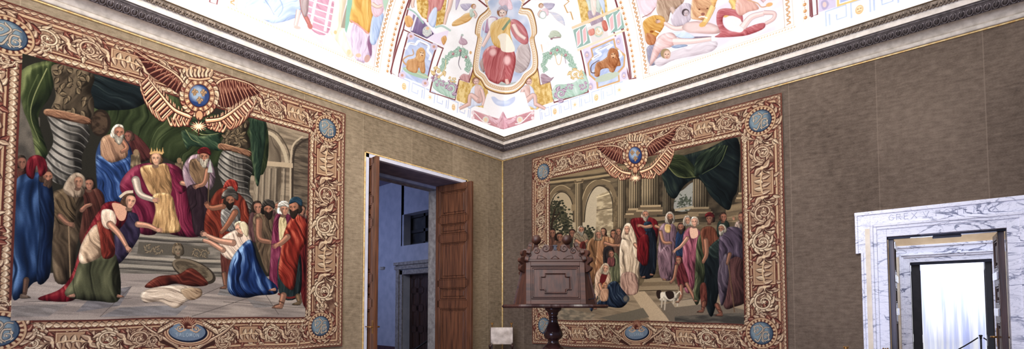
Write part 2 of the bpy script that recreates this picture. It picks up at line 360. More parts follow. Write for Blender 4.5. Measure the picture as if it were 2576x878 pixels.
def border(cv, O, I, band, bot, meds, R):
    """O outer rectangle, I inner rectangle (s0,s1,z0,z1)"""
    cv.metres()
    cv.fill(rect(O[0], O[2], O[1], O[3]), (150, 108, 82), False)
    cv.tex(rect(O[0], O[2], O[1], O[3]), (104, 62, 48), (172, 132, 102), .05, .05, 0, 1, hard=1.8)
    # hem and beads
    frame_line(cv, O, .006, .012, (122, 54, 44)); frame_line(cv, O, .045, .045, (166, 112, 86)); bead_row(cv, O, .03, .045, .02, .012, PA)
    frame_line(cv, O, .062, .008, (104, 50, 40)); frame_line(cv, O, .078, .02, (206, 164, 124)); frame_line(cv, O, .095, .010, (120, 50, 36))
    # inner mouldings
    J = (I[0], I[1], I[2], I[3])
    frame_line(cv, J, -.009, .018, (104, 42, 34)); frame_line(cv, J, -.026, .02, (170, 124, 94)); frame_line(cv, J, -.05, .028, (188, 142, 104)); bead_row(cv, J, -.046, .05, .022, .016, PC)
    frame_line(cv, J, -.075, .012, (104, 42, 32)); frame_line(cv, J, -.088, .012, (200, 156, 116)); frame_line(cv, J, -.1, .008, (120, 60, 42))
    # panels + foliage scrolls along each side
    def strip(ax, ay, bx, by, wd, seed):
        L = math.hypot(bx-ax, by-ay); dx, dy = (bx-ax)/L, (by-ay)/L; nx, ny = -dy, dx
        rr = np.random.default_rng(seed+int(L*100))
        for k in range(int(L/wd*34)):
            u, v = rr.random()*L, (rr.random()-.5)*wd*.92; cv.lobe(ax+dx*u+nx*v, ay+dy*u+ny*v, rr.random()*6.28, wd*(.16+.12*rr.random()), wd*.10, rr.random()*1.6-.8, (PB, PA, PA, PC)[k % 4])
        n = max(2, int(round(L/(wd*1.15)))); st = L/n
        for i in range(n):
            c = (i+.5)*st; x, y = ax+dx*c, ay+dy*c; sg = 1 if (i+seed) % 2 else -1
            q = st*.46; h = wd*.42
            if (i+seed) % 3 == 2:       # small framed panel
                f = [[x-dx*q-nx*h, y-dy*q-ny*h], [x+dx*q-nx*h, y+dy*q-ny*h], [x+dx*q+nx*h, y+dy*q+ny*h], [x-dx*q+nx*h, y-dy*q+ny*h]]
                cv.fill(f, (104, 46, 34), False)
                f = [[x+(a[0]-x)*.93, y+(a[1]-y)*.93] for a in f]; cv.fill(f, (206, 164, 124), False)
                f = [[x+(a[0]-x)*.9, y+(a[1]-y)*.9] for a in f]; cv.fill(f, (150, 98, 70), False)
                f = [[x+(a[0]-x)*.94, y+(a[1]-y)*.94] for a in f]; cv.fill(f, (176, 132, 98), False)
                for k in range(7):
                    u = (k-3)/3.6*q
                    cv.lobe(x+dx*u, y+dy*u, math.atan2(dy, dx)+(1.0 if k % 2 else -1.), wd*.3, wd*.14, .5 if k % 2 else -.5, PC if k % 2 else PA)
                cv.stroke([[x-dx*q*.8, y-dy*q*.8], [x+nx*wd*.06, y+ny*wd*.06], [x+dx*q*.8, y+dy*q*.8]], wd*.05, (214, 174, 132))
            else:
                cv.scroll(x+nx*wd*.04*sg, y+ny*wd*.04*sg, wd*.36, sg, math.atan2(dy, dx)+math.pi*(0 if sg > 0 else 1), PA if i % 2 else PC, 1.45, 10)
            j = [ax+dx*(c+st*.5), ay+dy*(c+st*.5)]
            for s2 in (-1, 1):
                for k in range(4):
                    a = math.atan2(dy, dx)+math.pi*(.5*s2)+(k-1.5)*.42
                    cv.lobe(j[0]+nx*s2*wd*.05, j[1]+ny*s2*wd*.05, a, wd*(.42-.05*abs(k-1.5)), wd*.16, (k-1.5)*.35, (PC, PA, PB, PA)[k])
            cv.ell(j[0], j[1], wd*.07, wd*.07, (224, 186, 146))
    m = .5
    zt = (O[3]-.1+I[3]+.1)/2; zb = (O[2]+.1+I[2]-.1)/2; sa = (O[0]+.1+I[0]-.1)/2; sb = (O[1]-.1+I[1]+.1)/2
    wt = O[3]-I[3]-.2; wb = I[2]-O[2]-.2; wa = I[0]-O[0]-.2; wc = O[1]-I[1]-.2
    strip(O[0]+m, zt, O[1]-m, zt, wt*1.12, 0); strip(O[0]+m, zb, O[1]-m, zb, wb*1.15, 1)
    strip(sa, O[2]+m, sa, O[3]-m, wa*1.15, 0); strip(sb, O[2]+m, sb, O[3]-m, wc*1.15, 1)
    # corner cartouches
    for (x, z), qx, qz in zip(meds, (1, -1, 1, -1), (-1, -1, 1, 1)):
        cv.ell(x, z, R*1.75, R*1.85, (120, 50, 38)); cv.tex([[x+R*1.72*math.cos(a), z+R*1.8*math.sin(a)] for a in np.linspace(0, 6.28, 20)[:-1]], (140, 62, 46), (190, 140, 102), .03, .03, 0, 2)
        for k in range(14):
            a = k*2*math.pi/14; cv.lobe(x+R*1.5*math.cos(a), z+R*1.55*math.sin(a), a+1.0*(1 if k % 2 else -1), R*.8, R*.36, .7 if k % 2 else -.7, (PC, PA, PB)[k % 3])
        for sx, sz in ((qx, 0), (0, qz), (qx*.75, qz*.75)):
            cv.scroll(x+sx*R*1.75, z+sz*R*1.8, R*.42, qx*qz, 0, PC, 1.3, 6)
        medallion(cv, x, z, R, R*1.06)
def feather(cv, pts, w, pal):
    cv.stroke(pts, w*1.7, pal[0], w*.5); cv.stroke(pts, w, pal[1], w*.25)
    p = PP(pts)+np.array([-w*.1, -w*.18]); cv.stroke(p, w*.4, pal[2], w*.1)
def wing(cv, lead, trail):
    """lead: shoulder -> tip along the leading edge, trail: tip -> shoulder along the feather ends"""
    a = smooth_open(PP(lead), 8); b = smooth_open(PP(trail), 8); na, nb = len(a)-1, len(b)-1
    cv.fill(np.vstack([a, b]), (74, 26, 22), False)
    at = lambda p, n, t: p[int(round(np.clip(t, 0, 1)*n))]
    for k in range(15):
        t = k/14.; s0 = at(a, na, .72*(1-t)); e = at(b, nb, t); m = (s0+e)/2+np.array([0, -2.2*cv.fs])
        feather(cv, [s0, m, e], (7.2-2*t)*cv.fs, ((78, 26, 22), (158, 82, 62), (214, 160, 124)) if k % 2 else ((78, 26, 22), (134, 58, 46), (200, 140, 108)))
    for k in range(16):
        t = k/15.; s0 = at(a, na, .95*(1-t)); e = s0+(at(b, nb, t)-s0)*.5; feather(cv, [s0, (s0+e)/2+np.array([0, -1.2*cv.fs]), e], 5.*cv.fs, ((84, 30, 24), (140, 66, 50), (190, 130, 100)))
    feather(cv, a[::4], 5.5*cv.fs, ((84, 34, 28), (196, 150, 114), (230, 194, 158)))
def emblem(cv, x, y, r, ry, tilt=0.):
    """crowned blue oval with three lily flowers (px units)"""
    f = r/26.
    for k in range(26):
        a = k*2*math.pi/26; cv.lobe(x+r*1.55*math.cos(a), y+ry*1.6*math.sin(a), a+.9, r*.62, r*.36, .6, (PA, PC, PB)[k % 3])
    cv.ell(x, y, r*1.5, ry*1.5, (104, 42, 32)); cv.ell(x, y, r*1.44, ry*1.44, (186, 138, 102))
    for k in range(30):
        a = k*2*math.pi/30; cv.stroke([[x+r*1.08*math.cos(a), y+ry*1.08*math.sin(a)], [x+r*1.4*math.cos(a), y+ry*1.4*math.sin(a)]], r*.12, (226, 186, 144) if k % 2 else (120, 60, 44))
    cv.ell(x, y, r*1.08, ry*1.08, (120, 62, 44)); cv.ell(x, y, r, ry, (24, 38, 84)); cv.ell(x-r*.02, y, r*.95, ry*.95, (40, 66, 128))
    cv.ell(x-r*.2, y-ry*.2, r*.68, ry*.68, (150, 166, 190), soft=max(2, int(5*f)))
    for (a, b) in ((-.42, -.3), (.42, -.25), (.05, .42)):
        X, Y = x+a*r, y+b*ry; g = (188, 142, 98); d = (96, 66, 44)
        for q, w in (([(0, .3), (-.1, 0), (0, -.34)], .2), ([(-.02, .05), (-.2, -.12), (-.27, .06)], .12), ([(.02, .05), (.2, -.12), (.27, .06)], .12), ([(-.16, .1), (.16, .1)], .09)):
            p = [[X+u*r*.95, Y+v*ry*.95] for u, v in q]; cv.stroke(p, r*(w+.07), d); cv.stroke(p, r*w, g)
    # crown
    by = y-ry*1.55
    cv.fill([[x-r*1.0, by], [x-r*1.25, by-ry*.75], [x-r*.6, by-ry*.4], [x-r*.45, by-ry*1.0], [x, by-ry*.5], [x+r*.5, by-ry*1.0], [x+r*.62, by-ry*.4], [x+r*1.25, by-ry*.7], [x+r*1.0, by], [x, by+ry*.14]], (90, 34, 28), False)
    for k in range(7):
        u = (k-3)/3.; cv.lobe(x+u*r*1.0, by-ry*.12, -math.pi/2+u*.35, ry*.95 if k % 2 else ry*.7, r*.34, .1, PC if k % 2 else PA)
        cv.ell(x+u*r*1.2, by-ry*(.95 if k % 2 else .75), r*.13, r*.13, (216, 172, 130))
    cv.stroke([[x-r*1.05, by-ry*.02], [x, by+ry*.12], [x+r*1.05, by-ry*.02]], ry*.28, (96, 40, 30)); cv.stroke([[x-r*1.05, by-ry*.03], [x, by+ry*.1], [x+r*1.05, by-ry*.03]], ry*.17, (212, 166, 124))
    # hanging jewel
    cv.ell(x, y+ry*1.75, r*.42, ry*.5, (100, 44, 34)); cv.ell(x, y+ry*1.75, r*.33, ry*.4, (200, 152, 114))
def palms(cv, r, base, tip):
    """spray of plumes along a stem from base up to tip, plumes curling outwards and down"""
    B, T = np.array(base, float), np.array(tip, float); sx = 1 if T[0] > B[0] else -1; dv = T-B; Ln = np.linalg.norm(dv)
    n0 = np.array([-dv[1], dv[0]])/Ln; n0 = n0 if n0[1] > 0 else -n0
    st = smooth_open([B, B+dv*.3+n0*Ln*.10, B+dv*.66+n0*Ln*.06, T], 10)
    for k in range(19):
        t = 1-k/18.; p = st[int(t*(len(st)-1))]; L = Ln*(.13+.13*math.sin(t*3.1)); o = np.array([sx*.75, .66]) if t > .3 else np.array([sx*.3, .95])
        c = np.array([sx*.8, -.75]); feather(cv, [p, p+o*L*.5+n0*L*.28, p+o*L*.95+n0*L*.25, p+o*L*1.05+c*L*.45, p+o*L*.9+c*L*.62], r*.27, ((84, 34, 28), (200, 154, 118), (236, 204, 168)) if k % 2 else ((80, 30, 26), (170, 104, 80), (218, 172, 136)))
        q = p-n0*L*.45+o*L*.1; feather(cv, [p, (p+q)/2+o*L*.08, q+c*L*.2], r*.24, ((84, 34, 28), (190, 140, 106), (226, 190, 154)))
    feather(cv, st[::5], r*.34, ((86, 36, 28), (206, 160, 122), (238, 206, 170)))
def star_cross(cv, x, y, r, ry):
    for k in range(8):
        a = k*math.pi/4; L = 1.5 if k % 2 == 0 else 1.0
        p = [[x+r*.16*math.cos(a+1.57), y+ry*.16*math.sin(a+1.57)], [x+r*L*math.cos(a-.13), y+ry*L*math.sin(a-.13)], [x+r*L*.85*math.cos(a), y+ry*L*.85*math.sin(a)], [x+r*L*math.cos(a+.13), y+ry*L*math.sin(a+.13)], [x-r*.16*math.cos(a+1.57), y-ry*.16*math.sin(a+1.57)]]
        cv.stroke([[x, y], [x+r*(L+.1)*math.cos(a), y+ry*(L+.1)*math.sin(a)]], r*.30, (96, 38, 30), r*.1, smooth=False)
    for k in range(8):
        a = k*math.pi/4+.39; L = 1.0; q = [[x+r*.3*math.cos(a+.4), y+ry*.3*math.sin(a+.4)], [x+r*L*math.cos(a), y+ry*L*math.sin(a)], [x+r*.3*math.cos(a-.4), y+ry*.3*math.sin(a-.4)]]; cv.fill(q, (232, 202, 168), False)
        a = k*math.pi/4; cv.stroke([[x, y], [x+r*.9*math.cos(a), y+ry*.9*math.sin(a)]], r*.16, (214, 172, 136), r*.05, smooth=False)
    cv.ell(x, y, r*.3, ry*.34, (236, 208, 176))
GL = {'S': [[(.9, .85), (.5, 1), (.1, .8), (.3, .55), (.75, .42), (.9, .18), (.5, 0), (.08, .15)]], 'A': [[(0, 0), (.5, 1)], [(.5, 1), (1, 0)], [(.22, .38), (.78, .38)]],
      'L': [[(.1, 1), (.1, 0)], [(.1, 0), (.85, 0)]], 'O': [[(.5, 1), (.08, .75), (.08, .25), (.5, 0), (.92, .25), (.92, .75), (.5, 1)]], 'M': [[(0, 0), (.12, 1)], [(.12, 1), (.5, .2)], [(.5, .2), (.88, 1)], [(.88, 1), (1, 0)]],
      'N': [[(.05, 0), (.05, 1)], [(.05, 1), (.92, 0)], [(.92, 0), (.92, 1)]], 'U': [[(.05, 1), (.08, .25), (.5, 0), (.9, .25), (.92, 1)]], 'E': [[(.1, 0), (.1, 1)], [(.1, 1), (.8, 1)], [(.1, .52), (.7, .52)], [(.1, 0), (.85, 0)]],
      'P': [[(.1, 0), (.1, 1)], [(.1, 1), (.75, .95), (.8, .6), (.1, .48)]], 'T': [[(.5, 0), (.5, 1)], [(0, 1), (1, 1)]], 'X': [[(.05, 0), (.95, 1)], [(.05, 1), (.95, 0)]], 'G': [[(.92, .8), (.5, 1), (.06, .6), (.15, .15), (.6, 0), (.92, .2), (.92, .45), (.6, .45)]],
      'R': [[(.1, 0), (.1, 1)], [(.1, 1), (.75, .95), (.75, .58), (.1, .5)], [(.4, .5), (.92, 0)]], 'V': [[(0, 1), (.5, 0)], [(.5, 0), (1, 1)]], 'I': [[(.5, 0), (.5, 1)]]}
def cartouche(cv, x, y, rx, ry, word):
    """scrolled blue shield with a shell on top (px units)"""
    for sx in (-1, 1):
        for k in range(9):
            t = k/8.; feather(cv, [[x+sx*rx*(.5+.2*t), y+ry*(1.5-.3*t)], [x+sx*rx*(1.3+.5*t), y+ry*(1.0-1.0*t)], [x+sx*rx*(1.5+1.0*t), y+ry*(.6-1.7*t)]], rx*.17, PC if k % 2 else PA)
        cv.scroll(x+sx*rx*1.75, y+ry*.9, rx*.33, sx, 0, PA, 1.3, 7)
    cv.ell(x, y, rx*1.28, ry*1.38, (96, 38, 30)); cv.ell(x, y, rx*1.23, ry*1.32, (196, 150, 114)); cv.ell(x, y, rx*1.13, ry*1.2, (120, 58, 44)); cv.ell(x, y, rx*1.08, ry*1.13, (206, 164, 126))
    cv.ell(x, y, rx, ry, (20, 28, 58)); cv.ell(x-rx*.04, y-ry*.07, rx*.93, ry*.9, (104, 122, 148)); cv.ell(x-rx*.2, y-ry*.2, rx*.6, ry*.6, (118, 138, 160), soft=3)
    for k in range(13):
        a = -math.pi/2+(k-6)*.26; feather(cv, [[x, y-ry*.55], [x+rx*.45*math.cos(a), y-ry*.55+ry*1.05*math.sin(a)]], rx*.13, ((88, 34, 26), (150, 76, 56), (214, 160, 124)))
    for sx in (-1, 1):
        cv.scroll(x+sx*rx*.42, y-ry*.38, rx*.24, -sx, -1.57, PC, 1.4, 0)
        cv.stroke([[x+sx*rx*.1, y-ry*.32], [x+sx*rx*.4, y-ry*.1], [x+sx*rx*.68, y-ry*.4]], ry*.16, (206, 160, 124), ry*.06)
        for k in range(6): cv.lobe(x+sx*rx*(.75+.1*k), y-ry*(.95-.12*k), .3 if sx > 0 else 2.8, rx*.36, rx*.2, .6*sx, (PA, PC)[k % 2])
    n = len(word); w = rx*1.15/n
    for i, ch in enumerate(word):
        for st in GL[ch]:
            p = [[x-rx*.62+i*w*1.08+u*w*.72, y+ry*(.42-.36*v)] for u, v in st]
            cv.stroke([[a+.7, b+.7] for a, b in p], rx*.022, (80, 96, 122)); cv.stroke(p, rx*.026, (166, 178, 190))
# ------------------------------------------------------------------ left tapestry: a throne room with robed figures (colours laid in photograph pixels, mapped to the wall)
TL_O = (-6.55, -3.105, 1.145, 4.195); TL_I = (-6.06, -3.592, 1.535, 3.79); TL_R = .115
def paint_left():
    cv = WallCanvas('L', TL_O[0], TL_O[1], TL_O[2], TL_O[3], 0.0034, (168, 122, 90)); cv.pu = 1.2; cv.fs = 1.
    A = cv.c2(PP('822,325 804,820 20,92 -2,832')); tr, br, tl, bl = A
    meds = [tuple(tl), tuple(tr), tuple(bl), tuple(br)]
    border(cv, TL_O, TL_I, 0, 0, meds, TL_R)
    cv.metres(); c = np.zeros((cv.H, cv.W), np.float32); q = cv.raster(cv.m2c(PP(rect(TL_I[0], TL_I[2], TL_I[1], TL_I[3])))); c[q[1]:q[1]+q[2].shape[0], q[0]:q[0]+q[2].shape[1]] = q[2]
    cv.clip = c; inner = c
    cv.px()
    f = lambda p, d, m, l, ang=80, per=14, seed=0, **k: cv.cloth(p, d, m, l, ang, per, seed, **k)
    cv.fill('-40,120 900,120 900,860 -40,860', (52, 48, 38), False)
    # architecture on the right
    cv.tex('640,290 830,340 830,560 620,560', (118, 100, 82), (158, 138, 116), 60, 9, 0, 1, a=1)
    f('640,420 662,300 700,330 705,470 690,540 640,540', (96, 80, 64), (140, 122, 102), (170, 150, 128), 90, 22, 3, edge=0)
    cv.stroke('662,330 690,345 712,380 722,420', 9, (176, 158, 134)); cv.stroke('668,322 698,338 722,376 732,420', 3, (92, 76, 60))
    cv.tex('735,372 755,350 830,350 830,545 735,520', (84, 70, 58), (124, 106, 88), 26, 7, 0, 2)
    cv.stroke('733,520 735,420 742,375 770,352 800,352', 5, (70, 56, 46)); cv.stroke('728,520 729,420 735,368 760,344', 4, (178, 158, 134))
    for y in (385, 405, 426, 446, 468, 490): cv.stroke([[738, y], [798, y+6]], 1.2, (74, 62, 52), smooth=False)
    for x in (646, 660, 676, 692, 712): cv.stroke([[x, 425], [x-4, 540]], 3.5, (168, 150, 128), a=.7, smooth=False); cv.stroke([[x+5, 425], [x+1, 540]], 3, (84, 70, 58), a=.7, smooth=False)
    cv.fill('640,404 735,412 735,424 640,416', (176, 154, 128), False)
    # left wall strip and drapes
    cv.tex('50,240 100,300 100,440 40,440', (84, 76, 68), (118, 106, 94), 20, 40, 0, 2)
    f('55,180 140,160 128,240 96,300 122,395 96,412 78,330 56,268', (22, 32, 18), (62, 74, 36), (138, 144, 88), 78, 16, 1, vol=.8)
    cv.stroke('118,175 84,250 78,300 100,360', 3, (150, 150, 98), 1); cv.stroke('96,190 72,245 70,285', 3, (96, 106, 60), 1)
    f('232,260 390,230 500,280 600,300 668,310 660,440 560,420 480,430 400,395 330,390 262,345', (24, 34, 16), (54, 66, 34), (92, 102, 60), 96, 18, 2, edge=.2)
    f('222,190 385,232 345,272 290,280 240,276 218,245', (10, 18, 20), (26, 38, 42), (60, 72, 70), 12, 16, 4, vol=.6)
    cv.ell(252, 312, 26, 34, (52, 38, 28)); cv.ell(250, 312, 20, 28, (84, 62, 46)); cv.tex('232,290 268,290 268,335 232,335', (52, 36, 26), (98, 74, 54), 8, 8, 0, 3, a=.7)
    f('440,285 500,300 565,310 548,352 500,330 462,318', (18, 32, 20), (44, 64, 40), (140, 146, 98), 25, 10, 5, vol=.8)
    f('455,330 500,345 545,340 555,380 520,375 480,370 468,378', (20, 38, 26), (46, 72, 50), (118, 134, 94), 40, 9, 6)
    cv.stroke('470,316 505,340 548,338', 2.4, (158, 158, 110), 1); cv.stroke('465,328 480,352 500,362', 2, (140, 142, 96), 1)
    f('628,296 668,312 655,430 645,470 632,400', (18, 34, 24), (40, 64, 46), (104, 120, 84), 88, 9, 3)
    # twisted columns
    def column(cap, ring, shaft, sc, seed):
        f(cap, (44, 34, 24), (98, 80, 60), (146, 124, 96), 80, 20, seed, vol=.9)
        p = PP(cap); x0, y0 = p.min(0); x1, y1 = p.max(0); r = np.random.default_rng(seed)
        for k in range(34):
            x, y = x0+(x1-x0)*(.15+.7*r.random()), y0+(y1-y0)*(.08+.84*r.random())
            cv.lobe(x, y, r.random()*6.28, 17*sc, 9*sc, r.random()-.5, ((46, 36, 26), (112, 92, 68), (150, 128, 98)))
        f(shaft, (38, 34, 30), (112, 104, 96), (168, 158, 148), 80, 26, seed+1, vol=1.)
        s = PP(shaft); a0, b0 = s.min(0); a1, b1 = s.max(0); w = a1-a0
        q = cv.clip; m = cv.raster(cv.poly(shaft)); cl = np.zeros_like(q); cl[m[1]:m[1]+m[2].shape[0], m[0]:m[0]+m[2].shape[1]] = m[2]; cv.clip = cl
        for k in range(-4, 16):
            y = b0+k*21*sc
            pts = [[a0-4, y-26*sc], [a0+w*.2, y+4*sc], [a0+w*.5, y+24*sc], [a0+w*.8, y+34*sc], [a1+4, y+60*sc]]
            cv.stroke(pts, 6.0*sc, (58, 53, 49), 4*sc, a=.85); cv.stroke([[a, b-5.5*sc] for a, b in pts], 3.4*sc, (166, 157, 148), 2*sc, a=.6)
        cv.clip = q
        f(ring, (70, 40, 26), (150, 104, 76), (200, 156, 120), 15, 5, seed, vol=.8)
    column('136,165 232,188 228,232 236,262 226,302 150,292 128,280 140,246 134,210', '116,277 170,284 224,300 222,316 168,306 115,293', '120,292 168,302 216,312 224,350 206,392 204,430 186,470 140,462 118,440 114,404 134,360 126,320', 1.0, 11)
    column('566,296 624,306 620,335 626,352 622,376 556,366 566,340', '551,362 590,370 628,382 626,396 588,384 550,377', '560,380 590,386 624,396 634,430 622,470 640,520 636,548 590,548 578,500 556,460 546,420', .72, 23)
    # dais
    cv.fill('340,560 540,575 600,600 600,700 285,700 300,640', (118, 108, 98)); cv.tex('296,590 570,590 590,700 285,700', (98, 90, 82), (146, 134, 122), 60, 8, 0, 4)
    for (y, c, w) in ((578, (176, 162, 146), 7), (586, (84, 76, 68), 2), (596, (160, 148, 132), 6), (604, (72, 64, 58), 3), (650, (170, 156, 140), 6), (657, (74, 66, 60), 2.5), (672, (160, 148, 134), 8), (680, (78, 70, 64), 2.5), (694, (150, 138, 126), 7)):
        cv.stroke([[330-(y-578)*.35, y-4], [430, y+5], [560+(y-578)*.2, y+8]], w, c)
    cv.fill('348,610 522,622 522,650 344,640', (104, 94, 82), False)
    for (x, y) in ((372, 626), (395, 630), (492, 638), (512, 640)):
        cv.scroll(x, y, 10, 1 if x < 440 else -1, 0, ((66, 56, 46), (132, 114, 92), (170, 150, 122)), 1.3, 7)
    cv.face(446, 632, 15, 0, (140, 120, 96), (110, 92, 70), None)
    # floor
    cv.fill('-20,705 300,690 600,700 900,690 900,860 -20,860', (158, 142, 134)); cv.tex('-20,712 820,700 820,800 -20,805', (140, 126, 120), (176, 160, 150), 90, 7, 4, 1, a=.8)
    for p, c in (('240,735 330,722 300,770 190,785', (118, 112, 116)), ('560,715 660,725 620,750 545,742', (126, 120, 118)), ('300,775 470,770 440,797 250,797', (128, 122, 124)), ('620,752 700,770 640,775', (134, 126, 124)), ('30,770 170,765 120,797 30,797', (136, 126, 122))): cv.tex(p, np.array(c)-10, np.array(c)+16, 30, 5, 10, 2, a=.85)
    for p in ('60,760 330,752', '250,797 330,722', '430,775 560,720', '480,797 640,745', '560,760 790,775', '640,700 700,790'): cv.stroke(p, 1.3, (106, 94, 88), smooth=False)
    # standing bearded man in a blue cloak (behind, left)
    f('318,335 352,350 382,395 340,412 322,380', (44, 18, 20), (96, 42, 40), (140, 76, 66), 60, 9, 2)
    cv.face(322, 346, 12, -1, (150, 92, 76), (90, 60, 50))
    f('240,392 255,352 275,342 305,345 332,388 330,470 296,512 250,508 244,450', (10, 22, 50), (38, 68, 124), (120, 152, 200), 82, 13, 5)
    f('254,352 276,340 302,346 320,378 312,402 262,412 252,386', (92, 62, 46), (166, 124, 96), (206, 168, 134), 60, 10, 1)
    cv.limb('304,352 318,374 306,384', 12, 8, (178, 122, 94)); cv.face(297, 337, 17, .6, (176, 120, 94), (196, 184, 168), (176, 164, 148), .1)
    f('242,395 280,412 330,400 330,470 296,512 252,508', (10, 24, 54), (34, 66, 126), (128, 160, 206), 60, 12, 6)
    # throne
    cv.tex('328,392 350,386 356,440 326,448', (96, 78, 56), (172, 146, 112), 6, 12, 0, 1); cv.tex('438,412 458,408 462,450 446,452', (90, 72, 52), (160, 134, 102), 6, 12, 0, 2)
    cv.ell(341, 386, 7, 8, (150, 120, 88)); cv.ell(449, 406, 6, 7, (140, 112, 82))
    # crowned figure on the throne
    f('300,470 330,425 375,412 440,418 466,452 478,520 505,592 430,592 404,565 388,592 346,584 326,520', (50, 4, 22), (122, 20, 56), (178, 70, 100), 75, 17, 3, vol=.7)
    f('352,424 384,416 422,420 428,492 384,494 362,460', (96, 68, 36), (172, 130, 84), (226, 192, 140), 70, 9, 4)
    f('384,492 428,492 442,540 450,584 384,582 390,530', (104, 76, 42), (190, 148, 96), (236, 206, 152), 88, 8, 7)
    cv.limb('340,455 352,490 385,505', 20, 11, (196, 176, 160)); cv.hand(388, 506, 7, 10, (200, 146, 118))
    f('424,424 452,440 470,470 452,490 436,466', (60, 6, 26), (132, 24, 62), (190, 84, 112), 60, 10, 1)
    cv.limb('456,462 470,466 480,470', 11, 8, (200, 146, 118)); cv.hand(486, 472, 6, 30, (200, 146, 118))
    cv.face(391, 402, 16, -.1, (204, 156, 126), (110, 74, 46))
    for k in range(5): cv.fill([[376+k*7, 388], [379.5+k*7, 372 if k % 2 == 0 else 376], [383+k*7, 388]], (190, 150, 92), False)
    cv.stroke('375,389 391,385 408,389', 5, (198, 160, 104))
    # bearded man with a red cap, right of the throne
    f('458,424 476,396 500,390 526,402 540,445 526,480 480,486 462,460', (66, 50, 58), (150, 120, 132), (206, 180, 186), 80, 11, 2)
    f('478,404 512,408 522,450 500,470 476,440', (70, 50, 34), (134, 102, 72), (176, 142, 108), 70, 9, 3)
    f('470,472 520,476 528,580 490,592 478,530', (22, 12, 18), (54, 32, 42), (88, 62, 70), 86, 12, 4)
    cv.limb('520,430 512,462 496,470', 12, 8, (176, 122, 94)); cv.hand(494, 470, 6, 170, (176, 122, 94))
    cv.face(511, 397, 16, .3, (172, 116, 90), (120, 100, 90), (186, 172, 154), .1, (128, 28, 34))
    # helmeted guard with a spear and a red cloak
    cv.stroke('524,430 520,600', 3.4, (104, 82, 58), smooth=False); cv.fill('520,436 527,402 533,436', (170, 168, 162), False)
    f('512,560 528,505 556,474 596,486 622,520 622,580 560,610 520,600', (60, 16, 12), (140, 48, 30), (198, 104, 70), 72, 13, 5)
    f('556,528 592,518 604,545 592,580 560,578', (52, 48, 46), (116, 108, 104), (196, 188, 180), 40, 8, 2)
    cv.limb('560,520 534,525 522,520', 14, 9, (172, 110, 80)); cv.hand(520, 520, 7, -90, (172, 110, 80)); cv.limb('590,535 570,568 556,585', 15, 9, (172, 110, 80))
    cv.face(576, 506, 14, .5, (160, 104, 78), (60, 44, 34), (52, 38, 30), .15)
    f('556,502 560,484 578,474 596,486 596,506 578,494', (30, 26, 24), (84, 76, 70), (170, 158, 146), 30, 6, 1)
    f('560,476 566,458 580,452 596,462 594,484 580,470', (70, 14, 14), (156, 44, 34), (210, 100, 78), 60, 5, 2)
    f('556,608 590,600 600,690 560,700', (50, 20, 18), (112, 52, 44), (150, 90, 76), 86, 9, 3); cv.limb('562,690 566,720', 12, 9, (150, 102, 80)); cv.foot(563, 724, 14, -1, (150, 102, 80))
    # crowd on the right
    for (x, y, r, lk, sk, h, b, cp) in ((646, 524, 14, .5, (176, 120, 96), (60, 44, 36), None, None), (698, 522, 11, -.6, (170, 116, 92), (130, 112, 96), (150, 136, 118), None), (757, 530, 11, -.5, (176, 122, 98), (70, 50, 40), None, None), (778, 540, 15, -.4, (168, 112, 88), (120, 100, 84), (120, 96, 80), None)):
        f([[x-18, y+14], [x+16, y+12], [x+20, y+80], [x-20, y+80]], (40, 22, 26), (98, 60, 62), (140, 100, 96), 84, 9, int(x) % 7); cv.face(x, y, r, lk, sk, h, b, 0, cp)
    f('636,548 664,536 690,548 694,600 676,690 652,640 640,600', (48, 36, 28), (112, 88, 66), (164, 138, 108), 76, 9, 3)
    cv.limb('650,556 652,600 680,610', 17, 10, (170, 118, 92)); cv.hand(682, 610, 6, 20, (170, 118, 92)); cv.face(672, 528, 15, .6, (166, 110, 84), (40, 34, 30), (60, 44, 34))
    f('656,526 660,508 674,502 688,510 688,526 672,518', (24, 20, 18), (66, 58, 52), (140, 128, 114), 30, 5, 2)
    f('688,550 712,534 738,556 730,600 708,660 704,722 678,720 680,640', (48, 8, 26), (124, 32, 70), (176, 88, 116), 82, 12, 2)
    f('700,552 716,548 722,590 712,630 702,610', (130, 112, 76), (198, 178, 134), (228, 212, 176), 84, 6, 1); cv.face(712, 528, 14, .7, (186, 134, 108), (210, 200, 190), None, 0, (206, 196, 184))
    # man in the red cloak, right front
    f('744,545 776,560 790,600 790,766 762,768 752,700 750,620', (52, 8, 14), (118, 24, 28), (168, 62, 54), 86, 13, 4)
    f('700,650 735,632 756,650 752,742 704,744', (12, 20, 22), (42, 60, 62), (90, 108, 104), 86, 9, 2); cv.stroke('698,738 725,748 754,742', 5, (130, 40, 34))
    f('712,590 726,556 744,540 768,560 772,600 752,640 740,720 722,724 700,690 704,640', (70, 12, 8), (156, 40, 26), (216, 112, 80), 70, 13, 6, vol=.8)
    cv.limb('722,596 708,610 698,616', 14, 9, (190, 132, 104)); cv.hand(694, 617, 6.5, 160, (190, 132, 104))
    cv.face(738, 524, 16, -.8, (176, 118, 90), (54, 40, 32), (60, 44, 34)); f('726,514 730,500 746,496 758,506 756,520 742,510', (10, 26, 40), (34, 66, 88), (90, 120, 136), 20, 5, 1)
    cv.limb('748,744 752,758', 13, 10, (140, 110, 80)); cv.foot(748, 762, 17, -1, (130, 104, 76)); cv.limb('712,742 706,766', 15, 11, (178, 126, 100)); cv.foot(702, 770, 22, -1, (178, 126, 100)); cv.stroke('700,756 714,762', 2.4, (90, 56, 40)); cv.stroke('688,768 700,764', 2.2, (90, 56, 40))
    # left crowd
    f('36,430 60,400 70,450 60,520 36,520', (40, 18, 16), (96, 48, 40), (140, 90, 74), 84, 9, 1); cv.face(54, 412, 15, .5, (150, 98, 78), (60, 46, 36))
